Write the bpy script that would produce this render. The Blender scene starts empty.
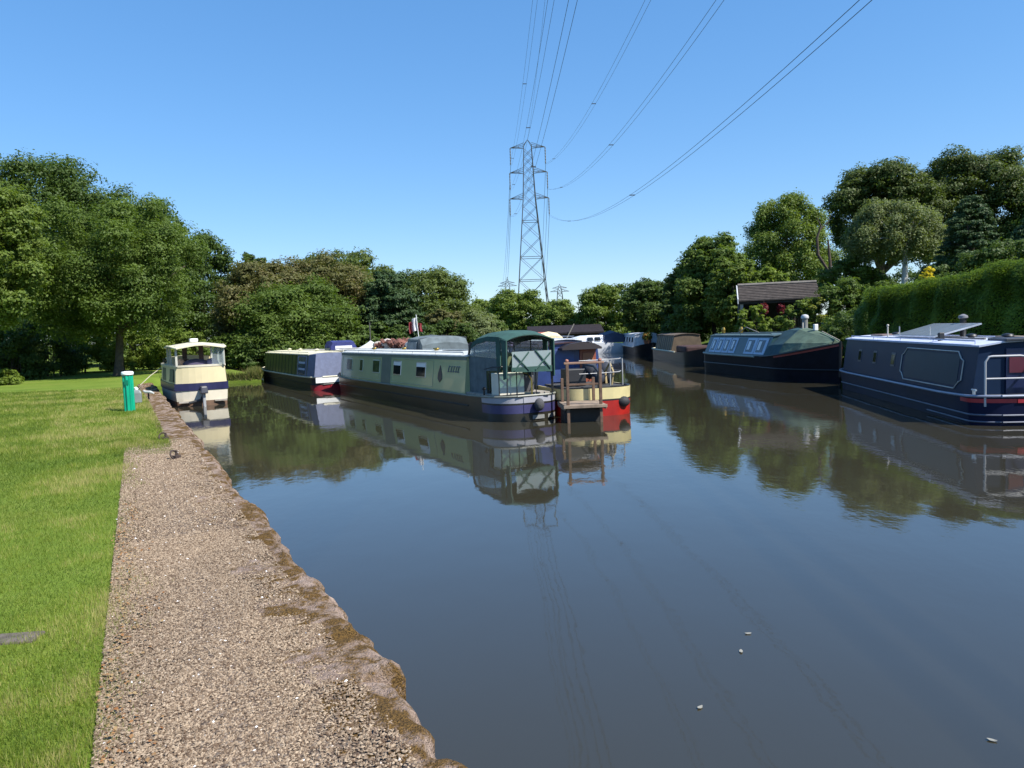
import bpy, math, random
import numpy as np
R = math.radians
C = bpy.context.scene.collection
sc = bpy.context.scene
rng = np.random.default_rng(7)
random.seed(7)

# ------------------------------------------------------------------ camera frame (real units: metres, water at z = 0)
F, CAMZ = 760.0, 2.1
PITCH, ROLL = math.atan(53 / 760), R(2.1)
_f = np.array([0, math.cos(PITCH), -math.sin(PITCH)])
_r0 = np.array([1., 0, 0]); _u0 = np.cross(_r0, _f)
_r = math.cos(ROLL) * _r0 - math.sin(ROLL) * _u0
_u = math.cos(ROLL) * _u0 + math.sin(ROLL) * _r0
def at(px, py, Y):
    d = _f + (px - 512) / F * _r - (py - 384) / F * _u
    return np.array([0, 0, CAMZ]) + d * (Y / d[1])

# ------------------------------------------------------------------ materials
MATS = {}
def nt(name):
    m = bpy.data.materials.new(name); m.use_nodes = True
    n = m.node_tree.nodes; l = m.node_tree.links
    return m, n, l, n['Principled BSDF'], n['Material Output']
def M(name, c, r=.5, metal=0., var=.18, scale=4., bump=0., bscale=30., spec=.5, coat=0.):
    if name in MATS: return MATS[name]
    m, n, l, p, o = nt(name)
    p.inputs['Roughness'].default_value = r; p.inputs['Metallic'].default_value = metal
    p.inputs['Specular IOR Level'].default_value = spec; p.inputs['Coat Weight'].default_value = coat
    tc = n.new('ShaderNodeTexCoord')
    if var > 0:
        t = n.new('ShaderNodeTexNoise'); t.inputs['Scale'].default_value = scale; t.inputs['Detail'].default_value = 5
        l.new(tc.outputs['Object'], t.inputs['Vector'])
        rp = n.new('ShaderNodeValToRGB')
        rp.color_ramp.elements[0].position = .3; rp.color_ramp.elements[1].position = .7
        rp.color_ramp.elements[0].color = (*[x * (1 - var) for x in c], 1)
        rp.color_ramp.elements[1].color = (*[min(1, x * (1 + var)) for x in c], 1)
        l.new(t.outputs['Fac'], rp.inputs['Fac']); l.new(rp.outputs['Color'], p.inputs['Base Color'])
    else:
        p.inputs['Base Color'].default_value = (*c, 1)
    if bump:
        t2 = n.new('ShaderNodeTexNoise'); t2.inputs['Scale'].default_value = bscale; t2.inputs['Detail'].default_value = 4
        l.new(tc.outputs['Object'], t2.inputs['Vector'])
        b = n.new('ShaderNodeBump'); b.inputs['Strength'].default_value = .6; b.inputs['Distance'].default_value = bump
        l.new(t2.outputs['Fac'], b.inputs['Height']); l.new(b.outputs['Normal'], p.inputs['Normal'])
    MATS[name] = m; return m

def leafmat(name, c0, c1, c2=None, trans=.3):
    if name in MATS: return MATS[name]
    m, n, l, p, o = nt(name)
    a = n.new('ShaderNodeAttribute'); a.attribute_name = 'tint'
    rp = n.new('ShaderNodeValToRGB')
    rp.color_ramp.elements[0].color = (*c0, 1); rp.color_ramp.elements[1].color = (*c1, 1)
    if c2:
        rp.color_ramp.elements[1].position = .72
        e = rp.color_ramp.elements.new(.92); e.color = (*c2, 1)
    l.new(a.outputs['Fac'], rp.inputs['Fac'])
    l.new(rp.outputs['Color'], p.inputs['Base Color'])
    p.inputs['Roughness'].default_value = .55; p.inputs['Specular IOR Level'].default_value = .25
    tr = n.new('ShaderNodeBsdfTranslucent')
    g = n.new('ShaderNodeMix'); g.data_type = 'RGBA'; g.blend_type = 'MULTIPLY'; g.inputs[0].default_value = 1
    g.inputs[7].default_value = (1.25, 1.3, .5, 1); l.new(rp.outputs['Color'], g.inputs[6]); l.new(g.outputs[2], tr.inputs['Color'])
    mx = n.new('ShaderNodeMixShader'); mx.inputs[0].default_value = trans
    l.new(p.outputs[0], mx.inputs[1]); l.new(tr.outputs[0], mx.inputs[2]); l.new(mx.outputs[0], o.inputs['Surface'])
    MATS[name] = m; return m

def tintmat(name, cols, rough=.9):
    m, n, l, p, o = nt(name)
    a = n.new('ShaderNodeAttribute'); a.attribute_name = 'tint'
    rp = n.new('ShaderNodeValToRGB'); cr = rp.color_ramp
    for i, c in enumerate(cols):
        pos = i / (len(cols) - 1)
        e = cr.elements[0] if i == 0 else (cr.elements[1] if i == len(cols) - 1 else cr.elements.new(pos))
        e.position = pos; e.color = (*c, 1)
    l.new(a.outputs['Fac'], rp.inputs['Fac']); l.new(rp.outputs['Color'], p.inputs['Base Color'])
    p.inputs['Roughness'].default_value = rough; p.inputs['Specular IOR Level'].default_value = .2
    return m

def clearmat(name, tint, fac):
    m, n, l, p, o = nt(name)
    t = n.new('ShaderNodeBsdfTransparent'); t.inputs[0].default_value = (*tint, 1)
    p.inputs['Base Color'].default_value = (.5, .55, .58, 1); p.inputs['Roughness'].default_value = .12
    mx = n.new('ShaderNodeMixShader'); mx.inputs[0].default_value = fac
    l.new(t.outputs[0], mx.inputs[1]); l.new(p.outputs[0], mx.inputs[2]); l.new(mx.outputs[0], o.inputs['Surface'])
    MATS[name] = m; return m

# ------------------------------------------------------------------ object helpers
def link(name, me, mat, parent=None, smooth=False):
    o = bpy.data.objects.new(name, me); C.objects.link(o)
    if mat: me.materials.append(mat)
    if parent: o.parent = parent
    if smooth: me.shade_smooth()
    return o
def thing(name, label, cat, loc=(0, 0, 0), rz=0., group=None):
    o = bpy.data.objects.new(name, None); C.objects.link(o)
    o.empty_display_size = .2
    o.location = loc; o.rotation_euler = (0, 0, rz); tag(o, label, cat, group); return o
def tag(o, label, cat, group=None):
    o['label'] = label; o['category'] = cat
    if group: o['group'] = group
    return o
def struct(o, kind='structure'):
    o['kind'] = kind; return o

class MB:
    def __init__(s): s.v = []; s.f = []
    def add(s, v, f):
        k = len(s.v); s.v += [tuple(map(float, p)) for p in v]; s.f += [tuple(i + k for i in q) for q in f]; return s
    def hexa(s, p):      # 8 points: 0-3 bottom ring, 4-7 top ring
        return s.add(p, [(3, 2, 1, 0), (4, 5, 6, 7), (0, 1, 5, 4), (1, 2, 6, 5), (2, 3, 7, 6), (3, 0, 4, 7)])
    def box(s, c, d, rz=0., ry=0., rx=0.):
        x, y, z = [q / 2 for q in d]
        P = np.array([(-x, -y, -z), (x, -y, -z), (x, y, -z), (-x, y, -z), (-x, -y, z), (x, -y, z), (x, y, z), (-x, y, z)])
        for ang, ax in ((rx, 0), (ry, 1), (rz, 2)):
            if ang:
                cc, ss = math.cos(ang), math.sin(ang)
                m = {0: [[1, 0, 0], [0, cc, -ss], [0, ss, cc]], 1: [[cc, 0, ss], [0, 1, 0], [-ss, 0, cc]], 2: [[cc, -ss, 0], [ss, cc, 0], [0, 0, 1]]}[ax]
                P = P @ np.array(m).T
        return s.hexa(P + np.array(c))
    def tube(s, pts, r, n=8, cap=True):
        pts = [np.array(p, float) for p in pts]; rs = r if hasattr(r, '__len__') else [r] * len(pts)
        V = []; Fc = []
        up = None
        for i, p in enumerate(pts):
            t = pts[min(i + 1, len(pts) - 1)] - pts[max(i - 1, 0)]; t /= np.linalg.norm(t) + 1e-9
            if up is None: up = np.array([0, 0, 1.]) if abs(t[2]) < .9 else np.array([1., 0, 0])
            a = np.cross(t, up); a /= np.linalg.norm(a) + 1e-9; b = np.cross(a, t); up = b
            for k in range(n):
                q = 2 * math.pi * k / n
                V.append(p + rs[i] * (math.cos(q) * a + math.sin(q) * b))
        for i in range(len(pts) - 1):
            for k in range(n):
                Fc.append((i * n + k, i * n + (k + 1) % n, (i + 1) * n + (k + 1) % n, (i + 1) * n + k))
        if cap:
            Fc.append(tuple(range(n))[::-1]); Fc.append(tuple((len(pts) - 1) * n + k for k in range(n)))
        return s.add(V, Fc)
    def lathe(s, prof, c=(0, 0, 0), n=20):
        V = []; Fc = []
        for r, z in prof:
            for k in range(n):
                q = 2 * math.pi * k / n; V.append((c[0] + r * math.cos(q), c[1] + r * math.sin(q), c[2] + z))
        for i in range(len(prof) - 1):
            for k in range(n):
                Fc.append((i * n + k, i * n + (k + 1) % n, (i + 1) * n + (k + 1) % n, (i + 1) * n + k))
        Fc.append(tuple(range(n))[::-1]); Fc.append(tuple((len(prof) - 1) * n + k for k in range(n)))
        return s.add(V, Fc)
    def loft(s, rings, closed=True, caps=True):
        n = len(rings[0]); V = [p for r in rings for p in r]; Fc = []
        for i in range(len(rings) - 1):
            for k in range(n if closed else n - 1):
                Fc.append((i * n + k, i * n + (k + 1) % n, (i + 1) * n + (k + 1) % n, (i + 1) * n + k))
        if caps and closed:
            Fc.append(tuple(range(n))[::-1]); Fc.append(tuple((len(rings) - 1) * n + k for k in range(n)))
        return s.add(V, Fc)
    def ball(s, c, r, n=12, m=8):
        rr = r if hasattr(r, '__len__') else (r, r, r); rings = []
        for i in range(m + 1):
            a = math.pi * (i / m * .98 + .01) - math.pi / 2
            rings.append([(c[0] + rr[0] * math.cos(a) * math.cos(2 * math.pi * k / n), c[1] + rr[1] * math.cos(a) * math.sin(2 * math.pi * k / n), c[2] + rr[2] * math.sin(a)) for k in range(n)])
        return s.loft(rings)
    def build(s, name, mat, parent=None, bevel=0., smooth=False):
        me = bpy.data.meshes.new(name); me.from_pydata(s.v, [], s.f); me.update()
        o = link(name, me, mat, parent)
        import bmesh
        b = bmesh.new(); b.from_mesh(me); bmesh.ops.recalc_face_normals(b, faces=b.faces); b.to_mesh(me); b.free()
        if smooth:
            me.shade_smooth()
            me.set_sharp_from_angle(angle=R(40))
        if bevel:
            md = o.modifiers.new('bevel', 'BEVEL'); md.width = bevel; md.segments = 2; md.limit_method = 'ANGLE'
        return o

def quick_mesh(name, V, nper, tint=None):
    """V (k*nper,3) -> mesh of k polygons with nper corners; float tint per face"""
    k = len(V) // nper
    me = bpy.data.meshes.new(name)
    me.vertices.add(len(V)); me.vertices.foreach_set('co', np.ascontiguousarray(V, dtype=np.float32).ravel())
    me.loops.add(len(V)); me.loops.foreach_set('vertex_index', np.arange(len(V), dtype=np.int32))
    me.polygons.add(k); me.polygons.foreach_set('loop_start', np.arange(0, len(V), nper, dtype=np.int32))
    me.update(calc_edges=True)
    if tint is not None:
        a = me.attributes.new('tint', 'FLOAT', 'FACE'); a.data.foreach_set('value', np.ascontiguousarray(tint, dtype=np.float32))
    return me

# ------------------------------------------------------------------ foliage
def unit(n, g):
    v = g.normal(size=(n, 3)); return v / np.linalg.norm(v, axis=1)[:, None]
def leaves(P, out, size, g, droop=0., long=1.7):
    """diamond leaf faces at P, facing a mix of outward, upward and random"""
    n = len(P)
    nrm = .85 * out + np.array([0, 0, .35]) + .62 * unit(n, g); nrm /= np.linalg.norm(nrm, axis=1)[:, None]
    t = unit(n, g); t[:, 2] -= droop; t -= (t * nrm).sum(1)[:, None] * nrm; t /= np.linalg.norm(t, axis=1)[:, None] + 1e-9
    b = np.cross(nrm, t); s = (size * g.uniform(.6, 1.35, n))[:, None]
    V = np.empty((n, 4, 3))
    V[:, 0] = P - t * s * long * .5; V[:, 1] = P + b * s * .5 + t * s * .1 + nrm * s * .12
    V[:, 2] = P + t * s * long * .5; V[:, 3] = P - b * s * .5 + t * s * .1 + nrm * s * .12
    return V.reshape(-1, 3)
def profile(shape, u):
    if shape == 'round': return np.sqrt(np.clip(1 - (1.9 * u - .9) ** 2, 0.02, 1))
    if shape == 'dome': return np.clip(1 - u ** 2.3, .05, 1) ** .6 * (.8 + .2 * np.minimum(1, u * 5))
    if shape == 'cone': return np.clip(1 - u, .04, 1) ** .85 * np.minimum(1, .7 + u * 3)
    if shape == 'column': return np.clip(1 - u ** 3, .05, 1) ** .7 * np.minimum(1, .55 + 1.8 * u)
    if shape == 'vase': return np.sqrt(np.clip(1 - (1.6 * u - .6) ** 2, .02, 1)) * (.75 + .25 * u)
def clumps(shape, H, rx, ry, n, g, cr):
    c = []
    for i in range(n):
        u = (i + .5) / n * .92 + g.uniform(-.03, .03); a = i * 2.39996 + g.uniform(-.5, .5)
        inner = g.random() < .22
        f = g.uniform(.2, .6) if inner else g.uniform(.66, 1.0)
        pr = profile(shape, np.array([min(max(u, 0), 1)]))[0]
        rad = cr * g.uniform(.6, 1.3) * (.55 + .45 * pr)
        c.append((math.cos(a) * rx * pr * f, math.sin(a) * ry * pr * f, max(.02, u) * H * .97, rad, g.random()))
    for i in range(int(n * .7)):          # small outlying sprays make the outline ragged
        u = g.uniform(.08, .86); a = g.uniform(0, 6.283); pr = profile(shape, np.array([min(u, .99)]))[0]; f = g.uniform(.86, 1.03)
        c.append((math.cos(a) * rx * pr * f, math.sin(a) * ry * pr * f, u * H, cr * g.uniform(.28, .5) * (.5 + .5 * pr), g.random()))
    return np.array(c)
def crown_pts(cl, n, g, flat=.8, hang=0.):
    w = cl[:, 3] ** 2.2; w /= w.sum(); idx = g.choice(len(cl), n, p=w)
    d = unit(n, g); d[:, 2] = np.where(g.random(n) < .6, np.abs(d[:, 2]), d[:, 2])
    rr = cl[idx, 3] * (1.08 - .62 * g.random(n) ** 1.3)
    wob = 1 + .28 * np.sin(d[:, 0] * 5 + idx) * np.sin(d[:, 1] * 6 + 2 * idx) + .2 * np.sin(d[:, 2] * 9 + idx * 3)
    P = cl[idx, :3] + d * (rr * wob)[:, None] * np.array([1, 1, flat])
    if hang: P[:, 2] -= hang * g.random(n) ** 2
    tint = np.clip(.28 * cl[idx, 4] + .55 * g.random(n) + .08, 0, 1)
    return P, d, tint

TREE_NO = [0]
def tree(label, X, Y, zg, base, top, rx, ry=None, shape='round', ncl=40, n=30000, leaf=.2, mat=None, bark=None, tr=.18,
         cr=None, name='tree', cat='tree', group='trees around the canal basin', droop=0., hang=0., lean=0., stems=1, flat=.8, crown='crown', cy=0.):
    TREE_NO[0] += 1; g = np.random.default_rng(100 + TREE_NO[0])
    ry = ry or rx; H = top - base; leaf *= .70; n = int(n * 1.75); ncl = int(ncl * 1.25)
    root = thing(name, label, cat, (X, Y, zg), 0, group)
    cl = clumps(shape, H, rx, ry, ncl, g, (cr or max(rx, .3) * .36) * .80)
    cl[:, 2] += base - zg; cl[:, 0] += lean * cl[:, 2]; cl[:, 1] += cy
    P, d, tint = crown_pts(cl, n, g, flat, hang)
    P[:, 2] = np.maximum(P[:, 2], .05 + .25 * g.random(n))
    me = quick_mesh(crown, leaves(P, d, leaf, g, droop), 4, tint)
    link(crown, me, mat, root)
    mb = MB(); th = (base - zg) + H * .62
    for k in range(stems):
        ox = 0 if stems == 1 else g.uniform(-.5, .5) * rx * .5; oy = 0 if stems == 1 else g.uniform(-.4, .4) * ry * .4
        pts = []; rad = []
        for i in range(9):
            q = i / 8; h = q * th - .15
            pts.append((ox + lean * h + .10 * rx * math.sin(q * 3 + TREE_NO[0] + k) * q, oy + .08 * ry * math.sin(q * 4 + k) * q, h)); rad.append(tr * (1.35 - .35 * min(1, q * 8)) * (1 - .8 * q))
        mb.tube(pts, rad, 9)
        for j in g.choice(len(cl), min(len(cl), 9 if stems == 1 else 3), replace=False):
            e = cl[j, :3]; i0 = int(g.integers(3, 7))
            if pts[i0][2] > e[2] + .2: i0 = 3
            a = np.array(pts[i0]); mid = a * .45 + e * .55 + np.array([0, 0, .06 * H])
            lk = .55 if cy else 1.; mb.tube([a, mid, e], [rad[i0] * .6 * lk, rad[i0] * .36 * lk, .012 + rad[i0] * .1 * lk], 6)
    mb.build('trunk' if stems == 1 else 'stems', bark, root, smooth=True)
    return root
def ptree(label, px, Y, hw, ptop, pbase, zg, **k):
    """a tree seen about px, its crown from row ptop to row pbase, standing Y metres off"""
    a = at(px, ptop, Y); b = at(px, pbase, Y); w = hw / F * Y
    return tree(label, float(a[0]), Y, zg, max(float(b[2]), zg + .15), float(a[2]), w, **k)
def bush(label, X, Y, zg, h, rx, ry, mat, n=6000, leaf=.12, shape='dome', ncl=14, name='bush', cat='bush', group='bushes on the banks', cr=None):
    return tree(label, X, Y, zg, zg + .05, zg + h, rx, ry, shape, ncl, n, leaf, mat, BARK, .04, cr or min(rx, ry) * .42, name, cat, group, stems=4, crown='foliage')

# ------------------------------------------------------------------ palettes
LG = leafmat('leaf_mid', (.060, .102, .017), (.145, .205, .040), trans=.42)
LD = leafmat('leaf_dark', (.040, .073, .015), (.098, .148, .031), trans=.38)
LB = leafmat('leaf_bright', (.100, .155, .020), (.210, .270, .042), trans=.42)
LY = leafmat('leaf_yellowgreen', (.085, .135, .022), (.185, .240, .048), trans=.42)
LO = leafmat('leaf_olive', (.070, .108, .024), (.148, .185, .048), trans=.42)
LR = leafmat('leaf_russet', (.080, .094, .026), (.160, .150, .056), (.200, .125, .070), trans=.38)
LS = leafmat('leaf_silver', (.100, .130, .050), (.200, .235, .095), trans=.42)
LH = leafmat('leaf_hedge', (.065, .120, .010), (.195, .280, .026), trans=.48)
LK = leafmat('leaf_conifer', (.030, .060, .022), (.070, .115, .036), trans=.2)
LSY = leafmat('leaf_sycamore', (.046, .070, .016), (.112, .146, .036), trans=.36)
LYG = leafmat('leaf_golden', (.14, .17, .025), (.30, .30, .06), trans=.4)
LYEL = leafmat('flower_yellow', (.60, .47, .02), (.82, .68, .05))
LRED = leafmat('flower_red', (.10, .010, .016), (.20, .022, .03))
BARK = M('bark', (.075, .058, .042), .9, var=.4, scale=6, bump=.03, bscale=14)
BIRCH = M('birch_bark', (.42, .41, .38), .8, var=.45, scale=3, bump=.01)
BLACK = M('black_hull_paint', (.012, .012, .013), .45, var=.3, scale=2)
CREAM = M('cream_paint', (.62, .58, .40), .35, var=.06, scale=2)
STEEL = M('stainless_rail', (.62, .62, .64), .28, .85, var=.1)
DGLASS = M('dark_window_glass', (.012, .015, .018), .06, var=.0, spec=.6)
RUBBER = M('black_rubber_fender', (.02, .02, .022), .7, var=.2)
ROPE = M('pale_rope', (.40, .36, .28), .9)
WOOD = M('weathered_wood', (.13, .078, .05), .8, var=.35, scale=8, bump=.004)
GREYW = M('grey_wood', (.30, .27, .23), .85, var=.3, scale=8)
WHITE = M('white_paint', (.74, .74, .72), .35, var=.05)
IRON = M('rusty_iron', (.05, .032, .025), .8, var=.4, scale=12)

# ------------------------------------------------------------------ SETTING: water, banks, path
def water_mat():
    m, n, l, p, o = nt('canal_water')
    p.inputs['Base Color'].default_value = (.034, .031, .020, 1)
    p.inputs['Roughness'].default_value = .03; p.inputs['IOR'].default_value = 1.68
    p.inputs['Specular IOR Level'].default_value = .5
    g = n.new('ShaderNodeNewGeometry')
    mp = n.new('ShaderNodeMapping'); mp.inputs['Scale'].default_value = (1, .55, 1); mp.inputs['Rotation'].default_value = (0, 0, R(12))
    l.new(g.outputs['Position'], mp.inputs['Vector'])
    t1 = n.new('ShaderNodeTexNoise'); t1.inputs['Scale'].default_value = 1.1; t1.inputs['Detail'].default_value = 2
    t2 = n.new('ShaderNodeTexNoise'); t2.inputs['Scale'].default_value = 11.; t2.inputs['Detail'].default_value = 3
    t3 = n.new('ShaderNodeTexNoise'); t3.inputs['Scale'].default_value = .12; t3.inputs['Detail'].default_value = 2
    for t in (t1, t2, t3): l.new(mp.outputs['Vector'], t.inputs['Vector'])
    rp = n.new('ShaderNodeMapRange'); rp.inputs['From Min'].default_value = .42; rp.inputs['From Max'].default_value = .62
    rp.inputs['To Min'].default_value = .15; rp.inputs['To Max'].default_value = 1.
    l.new(t3.outputs['Fac'], rp.inputs['Value'])
    mu = n.new('ShaderNodeMath'); mu.operation = 'MULTIPLY'; l.new(t2.outputs['Fac'], mu.inputs[0]); l.new(rp.outputs['Result'], mu.inputs[1])
    m2 = n.new('ShaderNodeMath'); m2.operation = 'MULTIPLY'; m2.inputs[1].default_value = .30; l.new(mu.outputs[0], m2.inputs[0])
    ad = n.new('ShaderNodeMath'); ad.operation = 'ADD'; l.new(t1.outputs['Fac'], ad.inputs[0]); l.new(m2.outputs[0], ad.inputs[1])
    b = n.new('ShaderNodeBump'); b.inputs['Strength'].default_value = 1.; b.inputs['Distance'].default_value = .0060
    l.new(ad.outputs[0], b.inputs['Height']); l.new(b.outputs['Normal'], p.inputs['Normal'])
    return m
w = MB(); w.add([(-900, -150, 0), (900, -150, 0), (900, 1500, 0), (-900, 1500, 0)], [(0, 1, 2, 3)])
struct(w.build('water', water_mat()))

def ground_mat(name, cols, blot):
    m, n, l, p, o = nt(name)
    g = n.new('ShaderNodeNewGeometry')
    t1 = n.new('ShaderNodeTexNoise'); t1.inputs['Scale'].default_value = .55; t1.inputs['Detail'].default_value = 6; t1.inputs['Roughness'].default_value = .65
    t2 = n.new('ShaderNodeTexNoise'); t2.inputs['Scale'].default_value = 38; t2.inputs['Detail'].default_value = 4
    for t in (t1, t2): l.new(g.outputs['Position'], t.inputs['Vector'])
    ad = n.new('ShaderNodeMath'); ad.operation = 'MULTIPLY_ADD'; ad.inputs[1].default_value = .45; l.new(t2.outputs['Fac'], ad.inputs[0])
    sc_ = n.new('ShaderNodeMath'); sc_.operation = 'MULTIPLY'; sc_.inputs[1].default_value = .55; l.new(t1.outputs['Fac'], sc_.inputs[0]); l.new(sc_.outputs[0], ad.inputs[2])
    rp = n.new('ShaderNodeValToRGB'); cr = rp.color_ramp
    cr.elements[0].position = .33; cr.elements[0].color = (*cols[0], 1); cr.elements[1].position = .68; cr.elements[1].color = (*cols[-1], 1)
    if len(cols) == 3: e = cr.elements.new(.5); e.color = (*cols[1], 1)
    l.new(ad.outputs[0], rp.inputs['Fac']); l.new(rp.outputs['Color'], p.inputs['Base Color'])
    p.inputs['Roughness'].default_value = .95; p.inputs['Specular IOR Level'].default_value = .15
    b = n.new('ShaderNodeBump'); b.inputs['Distance'].default_value = blot; b.inputs['Strength'].default_value = .8
    l.new(t2.outputs['Fac'], b.inputs['Height']); l.new(b.outputs['Normal'], p.inputs['Normal'])
    return m
LAWN = ground_mat('lawn_turf', [(.075, .120, .014), (.125, .185, .022), (.190, .205, .045)], .02)
ROUGH = ground_mat('rough_grass', [(.055, .095, .014), (.105, .150, .028)], .04)
SOIL = ground_mat('bank_soil', [(.035, .028, .018), (.075, .060, .035)], .05)

EY = [-45, 2.7, 23.8, 30.0, 34.6, 37.3, 37.9, 40.6, 48, 56, 68, 77, 82, 110, 160, 320, 900]
EX = [24.5, -.27, -11.05, -14.5, -16.7, -16.3, -12.5, -13.5, -17.6, -15.5, -7.5, -2.0, 6.8, 9.0, 12, 38, 160]
def lx(y): return np.interp(y, EY, EX) - .16 * (y < 31)
RY = [-45, 0, 9, 14, 24, 30, 36, 42, 60, 76, 84, 110, 160, 320, 900]
RX = [27, 14, 11.7, 11.15, 12.6, 11.3, 10.9, 11.4, 12.2, 12.6, 9.3, 11.5, 17, 50, 190]
def rx_(y): return np.interp(y, RY, RX)
LZ = .5
def land(name, edge, sgn, ys, ds, hf, mat, far=None):
    rows = []
    for y in ys:
        e = edge(y); rows.append([(e + sgn * d, y, hf(d, y)) for d in ds])
    k = len(ds); V = [p for r_ in rows for p in r_]; Fc = []
    for i in range(len(rows) - 1):
        for j in range(k - 1): Fc.append((i * k + j, i * k + j + 1, (i + 1) * k + j + 1, (i + 1) * k + j))
    mb = MB(); mb.add(V, Fc); return mb.build(name, mat, smooth=True)
def sm(a, b, x): t = min(1, max(0, (x - a) / (b - a))); return t * t * (3 - 2 * t)
ysl = sorted(set(list(np.arange(-45, 60, .8)) + EY + [65, 70, 75, 90, 130, 200, 260, 420, 600]))
ds = [0, .001, .03, .1, .3, .6, 1, 1.6, 2.5, 4, 6, 9, 14, 22, 35, 60, 120, 260, 700]
def hl(d, y):
    if d == 0: return -1.2
    if y < 31.5: return LZ - .07 * (1 - sm(.2, .5, d)) if d < 9 else LZ + .02 * min(1, (d - 9) / 20) + .0015 * max(0, d - 30)
    return .12 + (LZ - .12) * sm(0, .9, d) + .0015 * max(0, d - 30)
struct(land('lawn', lx, -1, ysl, ds, hl, LAWN))
def hr(d, y):
    if d == 0: return -1.2
    k = sm(10, 16, y) * (1 - sm(30, 40, y))
    return .18 + .35 * sm(0, .7, d) + (1.35 * sm(.4, 3.2, d)) * (.35 + .65 * k) + .05 * min(d, 30) * sm(3, 12, d)
ysr = sorted(set(list(np.arange(-45, 60, 1.)) + RY + [65, 70, 80, 90, 130, 200, 260, 420, 600]))
struct(land('bank', rx_, 1, ysr, ds, hr, ROUGH))

# gravel path : strip between stone edge and lawn
SL = np.array([-.5108, 1.0]); SL /= np.linalg.norm(SL); NL = np.array([-SL[1], SL[0]])     # along the bank, and inland (left)
E0 = np.array([-.27, 2.7])
def bank_pt(s, d): return E0 + SL * s + NL * d          # s metres along the edge from the near corner, d metres inland
S_END = (12.6 - 2.7) / SL[1]
def path_in(s):  return 1.14 - .016 * max(s, 0) + .03 * math.sin(s * 1.9) + .03 * math.sin(s * 4.3 + 1)
def gravel_mat():
    m, n, l, p, o = nt('gravel_path')
    g = n.new('ShaderNodeNewGeometry')
    v = n.new('ShaderNodeTexVoronoi'); v.inputs['Scale'].default_value = 62; l.new(g.outputs['Position'], v.inputs['Vector'])
    rp = n.new('ShaderNodeValToRGB'); cr = rp.color_ramp
    cr.elements[0].color = (.05, .036, .027, 1); cr.elements[1].color = (.27, .215, .165, 1)
    e = cr.elements.new(.5); e.color = (.14, .10, .074, 1)
    sp = n.new('ShaderNodeSeparateColor'); l.new(v.outputs['Color'], sp.inputs[0]); l.new(sp.outputs[0], rp.inputs['Fac'])
    l.new(rp.outputs['Color'], p.inputs['Base Color']); p.inputs['Roughness'].default_value = .95; p.inputs['Specular IOR Level'].default_value = .2
    b = n.new('ShaderNodeBump'); b.inputs['Distance'].default_value = .012; b.inputs['Strength'].default_value = .9; b.invert = True
    l.new(v.outputs['Distance'], b.inputs['Height']); l.new(b.outputs['Normal'], p.inputs['Normal'])
    return m
mb = MB(); V = []; Fc = []; ss = np.arange(-14, S_END + .01, .15); K = 9
for i, s in enumerate(ss):
    di = path_in(s); d0 = .18
    end = max(0, (s - S_END + 1.2) / 1.2)
    for j in range(K):
        d = d0 + (di - d0) * j / (K - 1); q = bank_pt(s + .15 * math.sin(d * 9) * (i == len(ss) - 1), d)
        V.append((q[0], q[1], LZ + .006 + .012 * math.sin(math.pi * j / (K - 1))))
for i in range(len(ss) - 1):
    for j in range(K - 1): Fc.append((i * K + j, i * K + j + 1, (i + 1) * K + j + 1, (i + 1) * K + j))
mb.add(V, Fc); struct(mb.build('path', gravel_mat(), smooth=True))

# loose pebbles
def pebbles(n, g):
    s = g.uniform(-1.0, 1.0, n); s = np.where(g.random(n) < .62, g.uniform(-.6, 4.2, n), g.uniform(3.5, S_END, n))
    d = g.uniform(.1, 1.20, n) * (1 - .013 * np.maximum(s, 0))
    keep = (d > .30 + .12 * np.sin(s * 3.1) + .08 * np.sin(s * 7) ) | (g.random(n) < .42)
    s, d = s[keep], d[keep]; n = len(s)
    P = E0 + s[:, None] * SL + d[:, None] * NL
    sz = g.uniform(.0038, .0085, n) * (1 + .35 * np.clip((s - 2) / 6, 0, 1.2))
    base = np.array([(1, 0, 0), (0, 1, 0), (-1, 0, 0), (0, -1, 0), (0, 0, 1), (0, 0, -1.)])
    tri = np.array([(0, 1, 4), (1, 2, 4), (2, 3, 4), (3, 0, 4)])
    a = g.uniform(0, 6.28, n); sx = sz * g.uniform(.9, 1.7, n); sy = sz * g.uniform(.6, 1.1, n); szz = sz * g.uniform(.45, 1.0, n)
    jit = g.uniform(.65, 1.25, (n, 6, 1))
    q = base[None] * jit * np.stack([sx, sy, szz], 1)[:, None, :]
    x = q[..., 0] * np.cos(a)[:, None] - q[..., 1] * np.sin(a)[:, None]; y = q[..., 0] * np.sin(a)[:, None] + q[..., 1] * np.cos(a)[:, None]
    tl = g.uniform(-.4, .4, (n, 1)); z = q[..., 2] + tl * q[..., 0]
    Z = LZ + .016 + g.uniform(-.003, .004, n)
    G = np.stack([x + P[:, 0, None], y + P[:, 1, None], z + Z[:, None]], -1)
    V = G[:, tri].reshape(-1, 3); t = np.repeat(g.random(n), 4)
    return quick_mesh('gravel', V, 3, t)
struct(link('gravel', pebbles(190000, np.random.default_rng(3)), tintmat('pebble', [(.085, .052, .032), (.190, .126, .076), (.230, .154, .094), (.155, .110, .073), (.260, .184, .118), (.37, .285, .20)])), 'stuff')

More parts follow.
